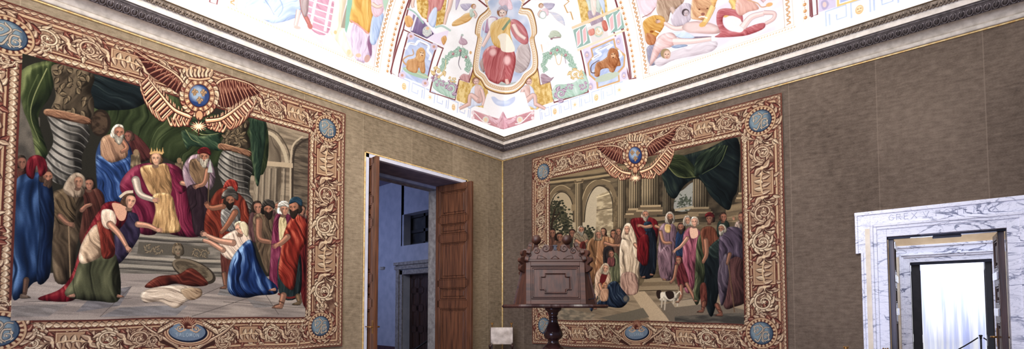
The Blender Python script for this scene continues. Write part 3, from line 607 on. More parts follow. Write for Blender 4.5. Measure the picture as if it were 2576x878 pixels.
    f('198,482 240,474 262,500 258,560 244,620 204,620 196,540', (36, 16, 14), (98, 48, 38), (140, 88, 70), 80, 12, 2)
    f('128,500 150,478 184,472 210,500 204,560 190,640 184,704 138,708 130,610', (36, 26, 18), (96, 76, 56), (148, 124, 96), 84, 15, 3)
    f('126,500 150,480 175,478 190,520 180,570 140,560 130,540', (44, 32, 20), (118, 94, 66), (160, 134, 102), 60, 12, 4)
    cv.limb('205,530 216,520 228,516', 11, 7, (172, 118, 94)); cv.face(224, 466, 14, -.3, (168, 114, 90), (44, 34, 28))
    f('158,476 176,444 196,436 214,452 210,492 190,498 172,494', (84, 66, 52), (166, 142, 120), (206, 186, 164), 70, 8, 2); cv.face(196, 460, 15, .4, (172, 124, 98), None)
    cv.stroke('172,570 176,700', 3.5, (150, 122, 92), smooth=False); cv.limb('150,545 168,562 180,566', 14, 9, (160, 112, 88)); cv.hand(176, 566, 7, 30, (160, 112, 88))
    f('44,450 84,436 122,446 136,520 130,620 122,700 84,712 52,748 30,742 32,600 38,500', (6, 18, 42), (22, 50, 96), (106, 142, 190), 86, 24, 6, vol=.8)
    f('96,446 124,452 136,520 130,620 120,700 92,705 100,560', (4, 12, 32), (14, 36, 78), (64, 98, 150), 88, 16, 3)
    cv.face(118, 448, 16, .9, (170, 114, 88), (70, 48, 38), (110, 80, 62)); f('66,440 70,404 92,392 114,404 118,432 100,446 92,418 84,452', (48, 2, 10), (128, 18, 34), (186, 70, 74), 70, 8, 2)
    cv.limb('66,705 62,738', 14, 10, (120, 86, 70)); cv.foot(58, 746, 22, 1, (130, 106, 90)); cv.foot(205, 706, 10, 1, (110, 84, 66))
    # cloths on the floor
    cv.ell(486, 684, 58, 26, (70, 58, 46), .38); cv.ell(483, 681, 54, 22, (132, 114, 92), .38); cv.ell(480, 680, 44, 16, (96, 80, 62), .38); cv.tex('440,664 520,672 524,698 452,694', (84, 70, 54), (140, 120, 94), 12, 6, 20, 3, a=.7)
    f('362,724 396,698 446,692 482,676 522,714 486,722 440,716 400,726', (44, 12, 10), (112, 40, 28), (166, 84, 62), 20, 11, 3)
    f('352,742 376,728 430,720 480,722 504,740 470,756 440,778 400,762 362,764', (118, 96, 80), (198, 176, 156), (232, 216, 198), 15, 10, 4); f('452,730 500,726 504,746 474,756', (110, 82, 60), (176, 146, 116), (206, 180, 150), 30, 6, 1)
    # woman in red and green, left front
    f('255,525 270,560 240,600 216,680 190,752 120,758 96,750 150,728 180,690 196,640 214,590', (50, 2, 10), (134, 14, 32), (196, 72, 74), 62, 15, 5)
    f('300,548 340,538 350,570 346,604 300,664 282,640', (20, 12, 30), (58, 44, 76), (100, 86, 116), 70, 12, 2)
    f('206,648 250,640 292,646 300,752 246,758 164,744 184,700', (30, 30, 18), (88, 88, 60), (146, 142, 104), 84, 20, 3, vol=.8)
    f('214,596 240,566 256,588 258,640 214,664 198,656 200,628', (118, 90, 68), (206, 176, 146), (236, 214, 190), 72, 12, 5)
    f('244,556 278,580 288,640 258,650 250,600', (70, 18, 14), (150, 50, 36), (198, 106, 80), 80, 9, 1)
    f('258,516 290,508 318,526 316,556 290,584 262,572 252,545', (56, 4, 14), (136, 18, 36), (186, 66, 70), 70, 12, 4)
    cv.fill('282,512 316,522 314,552 300,556 288,536', (206, 156, 128)); f('256,530 284,532 292,562 272,578 256,564', (132, 104, 88), (216, 190, 168), (240, 222, 204), 60, 8, 3)
    cv.limb('276,566 300,592 318,622', 17, 9, (206, 152, 124)); cv.hand(320, 626, 7, 60, (206, 152, 124)); cv.limb('346,566 372,570 394,580', 15, 9, (206, 152, 124)); cv.hand(397, 581, 6.5, 15, (206, 152, 124))
    cv.face(325, 508, 17, .9, (206, 154, 126), (92, 62, 44), None, .25); cv.stroke('300,498 316,486 334,484', 7, (196, 176, 154))
    cv.foot(182, 744, 17, -1, (190, 138, 112)); cv.foot(298, 746, 15, 1, (176, 126, 100))
    # kneeling woman in blue
    f('552,606 580,584 608,578 632,604 618,640 586,656 556,640', (128, 104, 92), (214, 190, 172), (240, 224, 208), 60, 10, 2)
    cv.limb('585,612 550,606 520,594', 16, 9, (206, 154, 128)); cv.hand(514, 590, 7, 200, (206, 154, 128)); cv.limb('560,630 530,612 512,606', 13, 8, (206, 154, 128))
    f('586,644 624,604 640,624 646,650 668,694 694,718 694,738 650,744 612,750 574,736 572,690', (4, 14, 46), (22, 54, 118), (150, 182, 218), 72, 15, 6, vol=.8)
    cv.foot(688, 728, 15, -1, (196, 140, 116)); cv.face(604, 576, 15, -.9, (206, 156, 130), (190, 160, 130), None, -.5)
    f('600,566 612,558 624,572 622,596 612,590', (130, 112, 88), (200, 182, 150), (226, 212, 186), 70, 6, 1)
    # overall weave shading inside the field
    cv.clip = None
    # emblem, wings, palms, star, cartouche
    emx, emy = 500, 243
    wing(cv, '470,226 452,200 430,182 395,162 362,146 330,124', '330,124 350,150 372,186 398,206 424,222 446,238 466,244')
    wing(cv, '536,222 552,206 576,200 604,206 630,216 654,236', '654,236 628,246 606,256 584,270 560,272 542,262')
    palms(cv, 26, (478, 296), (372, 200)); palms(cv, 26, (518, 306), (624, 252)); emblem(cv, emx, emy, 26, 28); star_cross(cv, 498, 320, 22, 14)
    cartouche(cv, 471, 838, 49, 25, 'SALOMON')
    masks = dict(med=meds, R=TL_R, inner=inner)
    return cv, masks
# ------------------------------------------------------------------ right tapestry: a crowd on temple steps
TR_O = (.705, 4.505, 1.035, 4.19); TR_I = (1.09, 4.04, 1.445, 3.775); TR_R = .125
def paint_right():
    cv = WallCanvas('R', TR_O[0], TR_O[1], TR_O[2], TR_O[3], 0.0046, (168, 122, 90)); cv.pu = 1.2; cv.fs = .8
    A = cv.c2(PP('1369,433 1914,306 1372,820 1917,836'))
    meds = [tuple(a) for a in A]
    border(cv, TR_O, TR_I, 0, 0, meds, TR_R)
    cv.metres(); c = np.zeros((cv.H, cv.W), np.float32); q = cv.raster(cv.m2c(PP(rect(TR_I[0], TR_I[2], TR_I[1], TR_I[3])))); c[q[1]:q[1]+q[2].shape[0], q[0]:q[0]+q[2].shape[1]] = q[2]
    cv.clip = c; inner = c; cv.px()
    f = lambda p, d, m, l, ang=80, per=9, seed=0, **k: cv.cloth(p, d, m, l, ang, per, seed, **k)
    cv.fill('1370,320 1910,320 1910,860 1370,860', (112, 94, 70), False); cv.tex('1370,320 1910,320 1910,860 1370,860', (92, 76, 56), (132, 112, 84), 30, 9, 0, 1, a=.8)
    # sky openings and trees
    cv.fill('1380,600 1382,520 1395,492 1414,484 1432,492 1444,520 1446,600', (176, 156, 126)); cv.fill('1470,600 1474,520 1486,486 1508,470 1530,480 1544,510 1545,600', (184, 166, 140))
    r = np.random.default_rng(5)
    for (x, y, sx, sy, n) in ((1404, 530, 22, 22, 220), (1425, 565, 16, 28, 160), (1395, 565, 12, 30, 110), (1482, 590, 16, 18, 150), (1525, 596, 20, 10, 60)):
        for k in range(n):
            g = r.random(); c = (44+g*62, 46+g*52, 34+g*34); cv.ell(x+r.normal()*sx*.5, y+r.normal()*sy*.5, 2.2+r.random()*1.6, 1.8+r.random(), c, n=7)
    cv.stroke('1388,600 1392,560 1400,525', 5, (64, 44, 32), 3); cv.stroke('1392,560 1412,535', 3, (70, 50, 36))
    cv.tex('1505,492 1542,478 1546,600 1500,600', (150, 130, 100), (190, 170, 138), 14, 6, 0, 2); cv.stroke('1503,498 1542,486', 3, (206, 186, 152)); cv.stroke('1503,530 1543,524', 2.4, (120, 100, 76))
    # arches + entablature
    cv.stroke('1378,560 1382,515 1396,484 1416,474 1436,484 1448,512 1450,560', 9, (134, 112, 82)); cv.stroke('1382,560 1388,517 1400,492 1416,484 1432,492 1443,516 1445,560', 2.2, (74, 60, 44)); cv.stroke('1374,560 1378,512 1394,478 1416,467 1438,477', 2, (176, 152, 116))
    cv.stroke('1466,560 1470,515 1484,478 1508,459 1534,466 1550,500 1552,560', 11, (134, 112, 82)); cv.stroke('1472,560 1477,517 1490,484 1508,468 1530,476 1543,506 1545,560', 2.4, (74, 60, 44)); cv.stroke('1461,560 1465,512 1480,470 1508,452 1538,458', 2, (182, 158, 120))
    for (y0, y1, w, c) in ((447, 424, 9, (150, 126, 92)), (455, 433, 3, (84, 68, 48)), (460, 438, 5, (170, 146, 108)), (466, 445, 2.5, (80, 64, 46))): cv.stroke([[1385, y0], [1480, (y0+y1)/2], [1600, y1-6]], w, c, smooth=False)
    def shaft(x0, x1, y0, y1, cap=True, base=False, n=5, tone=1.):
        w = x1-x0; T = lambda c: np.array(c)*tone
        f([[x0, y0], [x1, y0-w*.18], [x1+w*.04, y1], [x0-w*.04, y1]], T((64, 52, 36)), T((142, 120, 90)), T((182, 158, 122)), 90, w, 2, smooth=False, vol=1., amp=.1)
        for k in range(n):
            x = x0+(k+.6)*w/n; cv.stroke([[x, y0+2], [x, y1]], w/n*.4, T((84, 68, 48)), smooth=False, a=.85); cv.stroke([[x-w/n*.42, y0+2], [x-w/n*.42, y1]], w/n*.25, T((192, 168, 132)), smooth=False, a=.6)
        if cap: cv.fill([[x0-w*.25, y0-w*.1], [x1+w*.25, y0-w*.3], [x1+w*.1, y0+w*.35], [x0-w*.1, y0+w*.5]], T((164, 140, 104)), False); cv.stroke([[x0-w*.2, y0+w*.3], [x1+w*.2, y0+w*.12]], w*.16, T((88, 70, 50))); cv.ell(x0-w*.05, y0+w*.15, w*.2, w*.2, T((120, 98, 70))); cv.ell(x1+w*.05, y0, w*.2, w*.2, T((120, 98, 70)))
        if base:
            for k, (g, h) in enumerate(((.12, 5), (.25, 6), (.36, 5), (.5, 8))): cv.stroke([[x0-w*g, y1+k*6], [x1+w*g, y1-1+k*6]], h, T((176, 150, 114) if k % 2 == 0 else (120, 98, 72)))
    cv.tex('1556,440 1590,430 1590,600 1556,600', (88, 72, 52), (116, 96, 70), 10, 20, 0, 2)
    shaft(1450, 1467, 455, 590, n=4); shaft(1558, 1576, 440, 580, n=4); cv.fill('1440,516 1450,514 1450,530 1440,532', (150, 126, 92), False)
    cv.tex('1545,500 1556,496 1556,600 1545,600', (110, 90, 64), (140, 118, 86), 5, 8, 0, 1)
    cv.tex('1655,420 1890,350 1890,560 1655,560', (58, 48, 36), (92, 76, 56), 20, 12, 0, 3)
    cv.fill('1700,530 1704,492 1722,478 1748,462 1745,525', (150, 146, 138)); 
    for k in range(120):
        g = r.random(); c = (54+g*56, 60+g*54, 50+g*44); cv.ell(1724+r.normal()*11, 509+r.normal()*8, 1.9, 1.7, c, n=7)
    shaft(1586, 1614, 430, 528, cap=False, base=True, n=5); shaft(1618, 1660, 420, 520, cap=False, base=True, n=7); shaft(1670, 1690, 440, 540, cap=False, n=4, tone=.72); shaft(1746, 1782, 440, 525, cap=False, base=True, n=6, tone=.85); shaft(1862, 1884, 350, 488, cap=False, base=True, n=5)
    for (y, w, c) in ((548, 10, (142, 118, 88)), (558, 4, (86, 70, 50)), (566, 9, (150, 126, 94))): cv.stroke([[1590, y+10], [1700, y], [1760, y-8]], w, c)
    cv.tex('1828,520 1890,505 1890,560 1828,560', (110, 90, 66), (148, 124, 92), 40, 6, 0, 2)
    cv.stroke('1700,530 1748,522', 6, (168, 150, 122))
    # dark green curtain
    f('1652,408 1700,398 1780,376 1858,350 1858,470 1846,500 1838,528 1822,524 1790,494 1768,458 1748,452 1722,470 1702,500 1684,492 1672,462 1662,430', (10, 16, 18), (26, 38, 40), (66, 80, 64), 62, 16, 4, vol=.7)
    f('1668,402 1720,392 1760,440 1740,450 1716,448 1690,430', (16, 24, 14), (52, 62, 34), (122, 126, 76), 40, 9, 2); f('1760,392 1830,366 1815,410 1780,430 1750,444', (14, 22, 18), (40, 54, 40), (98, 110, 74), 120, 9, 3)
    cv.stroke('1672,405 1700,440 1722,448 1752,446', 2.4, (128, 128, 78), 1); cv.stroke('1832,368 1812,412 1768,440', 2, (96, 106, 66), 1)
    # ground
    cv.fill('1370,735 1500,728 1700,716 1900,725 1900,860 1370,860', (152, 130, 106)); cv.tex('1370,740 1890,730 1890,815 1370,815', (132, 112, 90), (170, 148, 122), 60, 6, 8, 2, a=.8)
    cv.fill('1590,738 1622,732 1690,812 1640,812', (188, 164, 136), False); cv.fill('1510,800 1620,776 1636,800 1560,812', (124, 112, 96), False); cv.fill('1660,770 1740,750 1880,780 1880,815 1690,815', (128, 112, 96), False); cv.tex('1700,796 1890,786 1890,815 1700,815', (78, 72, 66), (112, 102, 90), 30, 6, 0, 3)
    cv.tex('1400,770 1500,790 1490,806 1400,802', (120, 108, 92), (160, 140, 116), 18, 6, 0, 3); cv.fill('1690,760 1765,750 1780,764 1700,774', (170, 150, 126), False)
    # steps
    for k, (y, x0, x1) in enumerate(((702, 1624, 1690), (712, 1618, 1700), (722, 1612, 1706))): cv.fill([[x0, y], [x1, y-3], [x1+4, y+10], [x0-4, y+12]], (160, 138, 110) if k % 2 == 0 else (138, 116, 90), False); cv.stroke([[x0-2, y+11], [x1+2, y+9]], 2, (84, 68, 50))
    def person(x, y, r, lk, sk, h, b=None, cp=None, ve=None, body=None, w=16, ht=50):
        if body is not None: bc = np.array(body); f([[x-w*.6, y+r*.9], [x+w*.6, y+r*.9], [x+w, y+ht*.5], [x+w*.8, y+ht], [x-w*.8, y+ht], [x-w, y+ht*.5]], bc*.4, bc, np.minimum(bc*1.5, 240), 84, 7, int(x) % 7)
        cv.face(x, y, r, lk, sk, h, b, 0, cp, ve)
    for a in ((1392, 588, 10, .3, (150, 100, 78), (60, 44, 34), None, None, None, (104, 66, 50), 20, 150), (1410, 598, 10, .6, (156, 104, 80), (50, 36, 28), None, None, None, (124, 86, 66), 20, 140), (1442, 588, 9, -.2, (150, 100, 78), (60, 40, 30), None, None, None, (66, 60, 50), 18, 150), (1520, 584, 8, -.4, (180, 128, 100), (84, 54, 38), None, None, None, (120, 74, 52), 16, 120), (1546, 590, 9, -.3, (172, 116, 88), (54, 38, 30), None, None, None, (112, 56, 42), 16, 120), (1558, 584, 8, .3, (176, 120, 94), (100, 80, 62), None, None, None, (110, 76, 60), 14, 120)): person(*a)
    f('1444,600 1462,588 1482,598 1488,680 1484,740 1446,740', (60, 54, 44), (150, 128, 102), (196, 174, 144), 50, 7, 2); person(1464, 580, 9, .4, (178, 124, 96), (150, 136, 118), (180, 166, 146)); cv.limb('1452,606 1466,614 1480,606', 9, 6, (182, 128, 100)); f('1462,612 1474,610 1474,640 1458,640', (60, 18, 16), (130, 50, 42), (170, 90, 76), 88, 5, 1)
    f('1480,612 1504,594 1516,612 1510,650 1504,700 1484,720 1478,660', (62, 38, 22), (142, 98, 62), (192, 148, 106), 80, 9, 3); f('1508,602 1532,596 1550,610 1530,640 1512,690 1496,690 1502,640', (84, 50, 30), (174, 122, 82), (216, 172, 130), 74, 8, 4)
    cv.limb('1524,612 1544,618 1556,618', 8, 5, (186, 132, 102)); cv.hand(1558, 618, 3.8, 5); person(1507, 592, 9, .7, (176, 122, 96), None, None, None, (176, 148, 118)); f('1520,628 1545,625 1548,680 1524,690', (20, 16, 18), (54, 46, 48), (90, 78, 76), 84, 8, 2)
    f('1536,650 1556,640 1562,700 1548,724 1534,716', (54, 58, 40), (120, 118, 88), (180, 172, 138), 84, 7, 3); person(1540, 640, 8, .2, (176, 118, 96), (90, 60, 46), None, None, None, (130, 70, 70), 10, 30)
    # veiled woman in white
    f('1560,640 1566,604 1580,592 1598,604 1614,650 1612,690 1604,738 1566,738 1562,690', (110, 90, 74), (196, 172, 148), (232, 214, 194), 82, 9, 5, vol=.7); f('1566,690 1600,690 1606,738 1568,738', (116, 82, 74), (186, 148, 134), (218, 188, 172), 88, 6, 2)
    f('1566,600 1572,572 1580,562 1592,568 1602,600 1612,640 1600,650 1590,610', (124, 102, 84), (208, 184, 158), (238, 222, 202), 80, 7, 3); cv.face(1580, 578, 9.5, -.2, (204, 154, 126), None); cv.limb('1600,616 1612,630 1618,634', 9, 6, (204, 152, 124)); cv.hand(1620, 634, 4, 30, (204, 152, 124))
    # red-robed man on the steps
    f('1588,556 1614,548 1640,548 1658,564 1654,616 1634,660 1632,664 1606,655 1604,600', (44, 2, 6), (124, 14, 24), (178, 60, 58), 70, 11, 4); f('1618,610 1634,580 1652,590 1650,690 1612,694', (6, 10, 18), (24, 32, 48), (62, 74, 92), 86, 8, 3); f('1610,600 1634,596 1632,664 1612,660', (50, 2, 8), (136, 18, 28), (184, 66, 62), 84, 8, 1)
    f('1622,562 1640,560 1644,582 1626,584', (8, 16, 28), (30, 48, 70), (80, 104, 126), 60, 6, 1); cv.limb('1640,570 1626,572 1614,568', 8, 5, (190, 138, 108)); cv.hand(1611, 568, 4, 180); cv.limb('1652,570 1662,574', 7, 5, (190, 138, 108)); cv.face(1626, 542, 10, .2, (184, 128, 100), (150, 130, 112), (168, 150, 130))
    # man in mauve
    f('1660,580 1674,562 1698,566 1706,590 1704,640 1696,700 1668,702 1656,650 1660,610', (58, 38, 46), (134, 100, 114), (190, 158, 164), 78, 9, 5); f('1676,566 1690,568 1688,586 1676,584', (130, 96, 50), (196, 160, 100), (224, 196, 146), 80, 5, 1); f('1660,640 1690,610 1694,625 1690,696 1664,700', (60, 40, 48), (140, 104, 116), (186, 152, 160), 84, 7, 2)
    cv.face(1688, 548, 10, .1, (176, 122, 94), None, (120, 96, 78), 0, None, (206, 190, 172)); cv.limb('1664,585 1672,610 1690,612', 9, 6, (186, 132, 104))
    # heads behind, pink woman
    person(1716, 574, 10, -.3, (164, 108, 84), (70, 46, 38), (84, 58, 46), None, None, (40, 60, 96), 14, 70); person(1732, 556, 9, .3, (190, 140, 112), None, None, None, (196, 178, 160))
    f('1722,592 1740,572 1764,584 1766,620 1752,660 1748,725 1728,736 1718,690 1720,640', (84, 32, 46), (166, 86, 106), (214, 146, 156), 82, 10, 3); cv.fill('1738,576 1756,576 1758,596 1742,600', (214, 170, 146)); cv.face(1750, 560, 11, -.2, (206, 156, 130), (190, 170, 146)); cv.limb('1732,600 1716,620 1702,630', 9, 5, (204, 152, 126)); cv.hand(1700, 632, 4, 150, (204, 152, 126))
    # boy in red, dog
    f('1700,664 1716,656 1724,670 1736,715 1712,724 1704,700', (44, 10, 14), (120, 40, 46), (166, 86, 86), 76, 7, 2); cv.limb('1704,670 1698,700 1690,712', 8, 5, (178, 124, 98)); cv.limb('1716,720 1716,745 1710,756', 9, 6, (178, 124, 98)); cv.limb('1730,715 1744,740 1750,754', 9, 6, (178, 124, 98)); cv.face(1710, 656, 8.5, -.6, (172, 118, 92), (110, 40, 40))
    f('1658,742 1672,736 1696,734 1706,742 1704,756 1672,760 1660,756', (92, 80, 70), (196, 182, 166), (228, 218, 204), 10, 6, 1); cv.fill('1676,736 1694,734 1698,748 1684,754', (60, 40, 32)); cv.fill('1654,734 1664,732 1668,744 1660,754 1654,746', (64, 44, 36)); cv.fill('1664,738 1672,738 1670,750 1664,752', (214, 200, 184))
    for x, y in ((1666, 776), (1674, 782), (1696, 766), (1706, 772)): cv.stroke([[x+2, 752], [x, y]], 4.5, (186, 170, 152), 3)
    cv.stroke('1704,742 1712,734 1716,742', 3.5, (206, 192, 174), 2)
    # standing man, back turned, rust tunic and green cloak
    f('1756,610 1772,588 1782,640 1776,700 1760,764 1748,752 1752,690', (24, 28, 16), (66, 72, 46), (134, 138, 96), 84, 9, 4); f('1766,580 1784,570 1802,578 1812,610 1806,640 1776,646 1768,612', (48, 18, 10), (124, 64, 42), (176, 112, 80), 78, 9, 2)
    f('1776,640 1808,622 1824,640 1818,700 1810,740 1796,794 1784,786 1772,740 1776,690', (6, 12, 14), (24, 34, 38), (64, 78, 78), 84, 12, 5); f('1784,628 1818,600 1826,640 1800,652', (14, 24, 22), (44, 58, 54), (92, 106, 94), 30, 7, 1)
    cv.limb('1778,606 1780,640 1772,660', 12, 7, (176, 120, 92)); f('1764,720 1778,715 1782,765 1768,772', (54, 18, 14), (118, 54, 42), (160, 94, 74), 88, 6, 1); cv.limb('1774,762 1771,780', 10, 7, (150, 92, 70)); cv.foot(1768, 783, 14, -1, (150, 92, 70)); cv.limb('1806,768 1816,788', 11, 8, (150, 92, 70)); cv.foot(1815, 792, 16, -1, (150, 92, 70)); cv.stroke('1766,770 1776,776', 1.6, (80, 44, 34)); cv.stroke('1808,778 1820,784', 1.6, (80, 44, 34))
    cv.foot(1640, 692, 9, 1); cv.foot(1622, 698, 9, -1); cv.foot(1672, 704, 9, 1); cv.foot(1840, 772, 12, -1, (120, 84, 66)); cv.foot(1862, 756, 11, 1, (120, 84, 66)); cv.foot(1708, 760, 8, -1); cv.foot(1752, 757, 8, 1)
    cv.face(1788, 552, 11, -.7, (150, 98, 76), (70, 46, 38), None, 0, (138, 34, 38))
    # old man in purple with a cane, heads behind
    person(1822, 548, 10, .5, (160, 104, 80), (70, 46, 36), None, None, None, (44, 56, 48)); person(1868, 548, 11, -.6, (168, 112, 88), (100, 74, 60), None, None, None, (140, 120, 108), 20, 60); cv.hand(1848, 552, 4, -80)
    f('1816,660 1850,640 1888,650 1888,745 1850,772 1822,768', (44, 22, 22), (104, 62, 60), (150, 104, 96), 86, 10, 3); f('1812,600 1830,574 1862,574 1884,596 1888,660 1856,646 1828,664 1814,690', (34, 24, 36), (88, 70, 90), (136, 116, 134), 60, 11, 4); f('1808,690 1826,640 1838,660 1830,740 1816,768', (40, 30, 42), (96, 78, 94), (140, 122, 134), 84, 8, 2)
    cv.face(1818, 578, 10, -.9, (164, 112, 88), (170, 154, 136), (196, 182, 164)); cv.stroke('1834,660 1850,785', 2.6, (120, 88, 62), smooth=False); cv.limb('1838,640 1834,655 1832,664', 9, 6, (160, 110, 86))
    # seated woman and child
    f('1532,716 1552,708 1566,726 1584,752 1566,774 1530,772 1500,772 1490,784 1486,770 1510,756', (6, 12, 26), (30, 46, 76), (128, 148, 166), 60, 9, 5); f('1500,690 1516,672 1532,680 1538,706 1520,730 1500,752 1498,720', (120, 90, 72), (204, 168, 142), (232, 206, 182), 74, 8, 3); cv.fill('1516,688 1530,690 1520,716 1510,712', (128, 30, 34))
    cv.face(1524, 676, 9.5, .6, (204, 154, 126), None, None, .25, None, (206, 182, 156)); cv.limb('1510,716 1520,742 1528,752', 9, 6, (204, 152, 124)); cv.face(1524, 720, 7, .3, (196, 142, 112), (150, 104, 70)); f('1514,730 1532,728 1530,756 1512,756', (120, 84, 62), (196, 150, 120), (220, 180, 150), 80, 6, 1); cv.ell(1578, 752, 8, 9, (84, 84, 88)); cv.ell(1576, 752, 5, 6, (122, 112, 104)); cv.foot(1500, 776, 9, -1)
    cv.clip = None
    wing(cv, '1580,396 1570,378 1556,370 1538,368 1522,370 1504,370', '1504,370 1518,386 1534,398 1552,408 1568,414 1580,412')
    wing(cv, '1622,380 1636,362 1652,350 1672,342 1688,334 1706,320', '1706,320 1698,344 1682,364 1664,378 1644,390 1624,398')
    palms(cv, 18, (1588, 438), (1526, 400)); palms(cv, 18, (1614, 434), (1684, 372)); emblem(cv, 1600, 392, 16.5, 21); star_cross(cv, 1600, 449, 16, 10)
    cartouche(cv, 1605, 838, 31, 20, 'SUSANNE')
    return cv, dict(med=meds, R=TR_R, inner=inner)
# ------------------------------------------------------------------ frescoed cove (cylinder radius 2 m springing behind the cornice)
VR, VZ, VD = 2., 4.45, .30
def vpt(side, s, a):
    d = VD+VR*(1-math.cos(a/VR)); z = VZ+VR*math.sin(a/VR)
    return (s, -d, z) if side == 'L' else (-d, -s, z)
class VaultCanvas(Canvas):
    def __init__(s, side, S0, S1, A0, A1, res, base):
        super().__init__(int(round((S1-S0)/res))+1, int(round((A1-A0)/res))+1, base)
        s.side, s.S0, s.S1, s.A0, s.A1, s.res = side, S0, S1, A0, A1, res; s.px(); s.cx = []
    def m2c(s, p): return np.stack([(p[:, 0]-s.S0)/s.res, (s.A1-p[:, 1])/s.res], 1)
    def c2(s, p):
        rx, ry, rz = vray(p); dd, dc = (-ry, -CAM[1]) if s.side == 'L' else (-rx, -CAM[0])
        ox = dc-(VD+VR); oz = 1.65-VZ; a = dd*dd+rz*rz; b = ox*dd+oz*rz; c = ox*ox+oz*oz-VR*VR
        t = (-b+np.sqrt(np.maximum(b*b-a*c, 0)))/a
        d = dc+dd*t; z = 1.65+rz*t; q = CAM[0]+rx*t if s.side == 'L' else -(CAM[1]+ry*t)
        return np.stack([q, VR*np.arctan2(z-VZ, VD+VR-d)], 1)
    def px(s):
        def g(p):
            x = p[:, 0]
            if (s.side == 'L' and x.min() > 1345) or (s.side == 'R' and x.max() < 1185): return np.full((len(p), 2), -1e4)
            return s.m2c(s.c2(p))
        s.mp = g; s.unit = 1.; return s
    def metres(s): s.mp = s.m2c; s.unit = 1/s.res; return s
WH = (246, 244, 240)
MAR = (142, 84, 86); OC = (214, 176, 104); OCL = (232, 206, 150); KEY = (196, 208, 232)
def paint_vault(side):
    L = side == 'L'
    cv = VaultCanvas(side, *((-6.5, .1) if L else (-.1, 7.0)), 0., 2.15, .005, WH)
    cv.metres(); S0, S1 = cv.S0, cv.S1
    cv.tex(rect(S0, 0, S1, 2.15), (240, 238, 234), (250, 249, 247), .3, .2, 0, 2, hard=1.5)
    sg = -1 if L else 1
    # edge bands of the big picture, mirrored on its two sides
    for e, dr in (((2.88, -1), (4.53, 1)) if L else ((2.99, -1), (4.61, 1))):
        X = lambda o: sg*(e+dr*o)
        cv.stroke([[X(.0), .34], [X(.0), 2.2]], .012, (206, 186, 160), smooth=False); cv.stroke([[X(.09), .34], [X(.09), 2.2]], .008, (222, 206, 184), smooth=False)
        for k in range(34):
            a = .37+k*.055; cv.stroke([[X(.02), a], [X(.06), a+.018], [X(.03), a+.04], [X(.05), a+.052]], .011, (204, 158, 112)); cv.ell(X(.055), a+.008, .011, .009, (222, 180, 136), n=8)
        for k in range(26):
            a = .38+k*.068; cv.ell(X(.205), a, .016, .019, (206, 146, 96), n=10); cv.ell(X(.2), a+.004, .009, .01, (238, 200, 150), n=8); cv.stroke([[X(.205), a+.026], [X(.205), a+.04]], .012, (222, 180, 140), smooth=False)
        cv.stroke([[X(.185), .34], [X(.185), 2.2]], .005, (226, 206, 176), smooth=False); cv.stroke([[X(.23), .34], [X(.23), 2.2]], .005, (226, 206, 176), smooth=False)
        cv.stroke([[X(.265), .36], [X(.265), 2.2]], .022, MAR, smooth=False)
    lo, hi = (2.8, 4.6) if L else (2.9, 4.7)
    for k in range(60):
        x = lo+(hi-lo)*k/59.; cv.stroke([[sg*x, .315], [sg*(x+.014), .33]], .013, (226, 196, 156)); 
    cv.stroke([[sg*lo, .345], [sg*hi, .345]], .006, (220, 200, 176), smooth=False); cv.stroke([[sg*lo, .295], [sg*hi, .295]], .006, (226, 208, 186), smooth=False)
    # greek key band with masks and stars
    for (b0, b1) in (((1.12, 2.5), (4.86, 6.4)) if L else ((1.12, 2.62), (5.0, 6.9))):
        n = max(1, int((b1-b0)/.36)); st = (b1-b0)/n
        for k in range(n):
            x = b0+k*st
            for P in ([(0, .215), (.0, .37), (.17, .37), (.17, .25), (.09, .25), (.09, .305)], [(.21, .215), (.21, .37), (.34, .37)], [(.03, .215), (.03, .335)]):
                cv.stroke([[sg*(x+u*st/.36), a] for u, a in P], .017, KEY, smooth=False)
            mx = x+.275*st/.36
            if k % 2 == 0:
                cv.ell(sg*mx, .275, .035, .046, (232, 194, 140), n=12); cv.ell(sg*mx, .28, .026, .034, (244, 220, 178), n=10)
                for o in (-.012, .012): cv.ell(sg*mx+o, .285, .006, .005, (188, 128, 84), n=6)
                cv.stroke([[sg*mx-.012, .258], [sg*mx+.012, .258]], .007, (200, 140, 96))
            else:
                for q in range(7): cv.stroke([[sg*mx, .275], [sg*mx+.05*math.cos(q*.9), .275+.05*math.sin(q*.9)]], .012, (236, 202, 150), .002)
    cv.px()
    f = lambda p, d, m, l, ang=80, per=10, seed=0, **k: cv.cloth(p, d, m, l, ang, per, seed, **dict(dict(vol=.5, edge=.12, amp=.36), **k))
    sk = (232, 204, 190)
    def limb(p, a, b, s=sk):
        s = np.array(s); cv.stroke(p, a+1.6, s*.74, b+1.4); cv.stroke(p, a, s*.97, b); cv.stroke(PP(p)+np.array([-a*.1, -a*.12]), a*.5, np.minimum(s*1.06, 250), b*.4)
    def head(x, y, r, hair, s=sk, look=0.):
        h = np.array(hair); s = np.array(s); cv.ell(x-.1*r, y-.25*r, r*1.05, r*1.05, h*.85); cv.ell(x+.1*r+look*r*.25, y, r*.72, r*.92, s*.95); cv.ell(x+look*r*.35, y-.1*r, r*.45, r*.5, np.minimum(s*1.06, 250), soft=1)
        for o in (-.28, .3): cv.ell(x+look*r*.35+o*r, y-.1*r, r*.14, r*.1, s*.45, n=8)
        cv.stroke([[x+look*r*.4, y], [x+look*r*.45, y+r*.28]], r*.12, s*.7); cv.stroke([[x+look*r*.35-.18*r, y+.5*r], [x+look*r*.35+.18*r, y+.5*r]], r*.13, (190, 110, 100))
    def mline(p, w=3.4, c=MAR): cv.stroke(p, w+1.6, (236, 226, 222), smooth=False); cv.stroke(p, w, c, smooth=False)
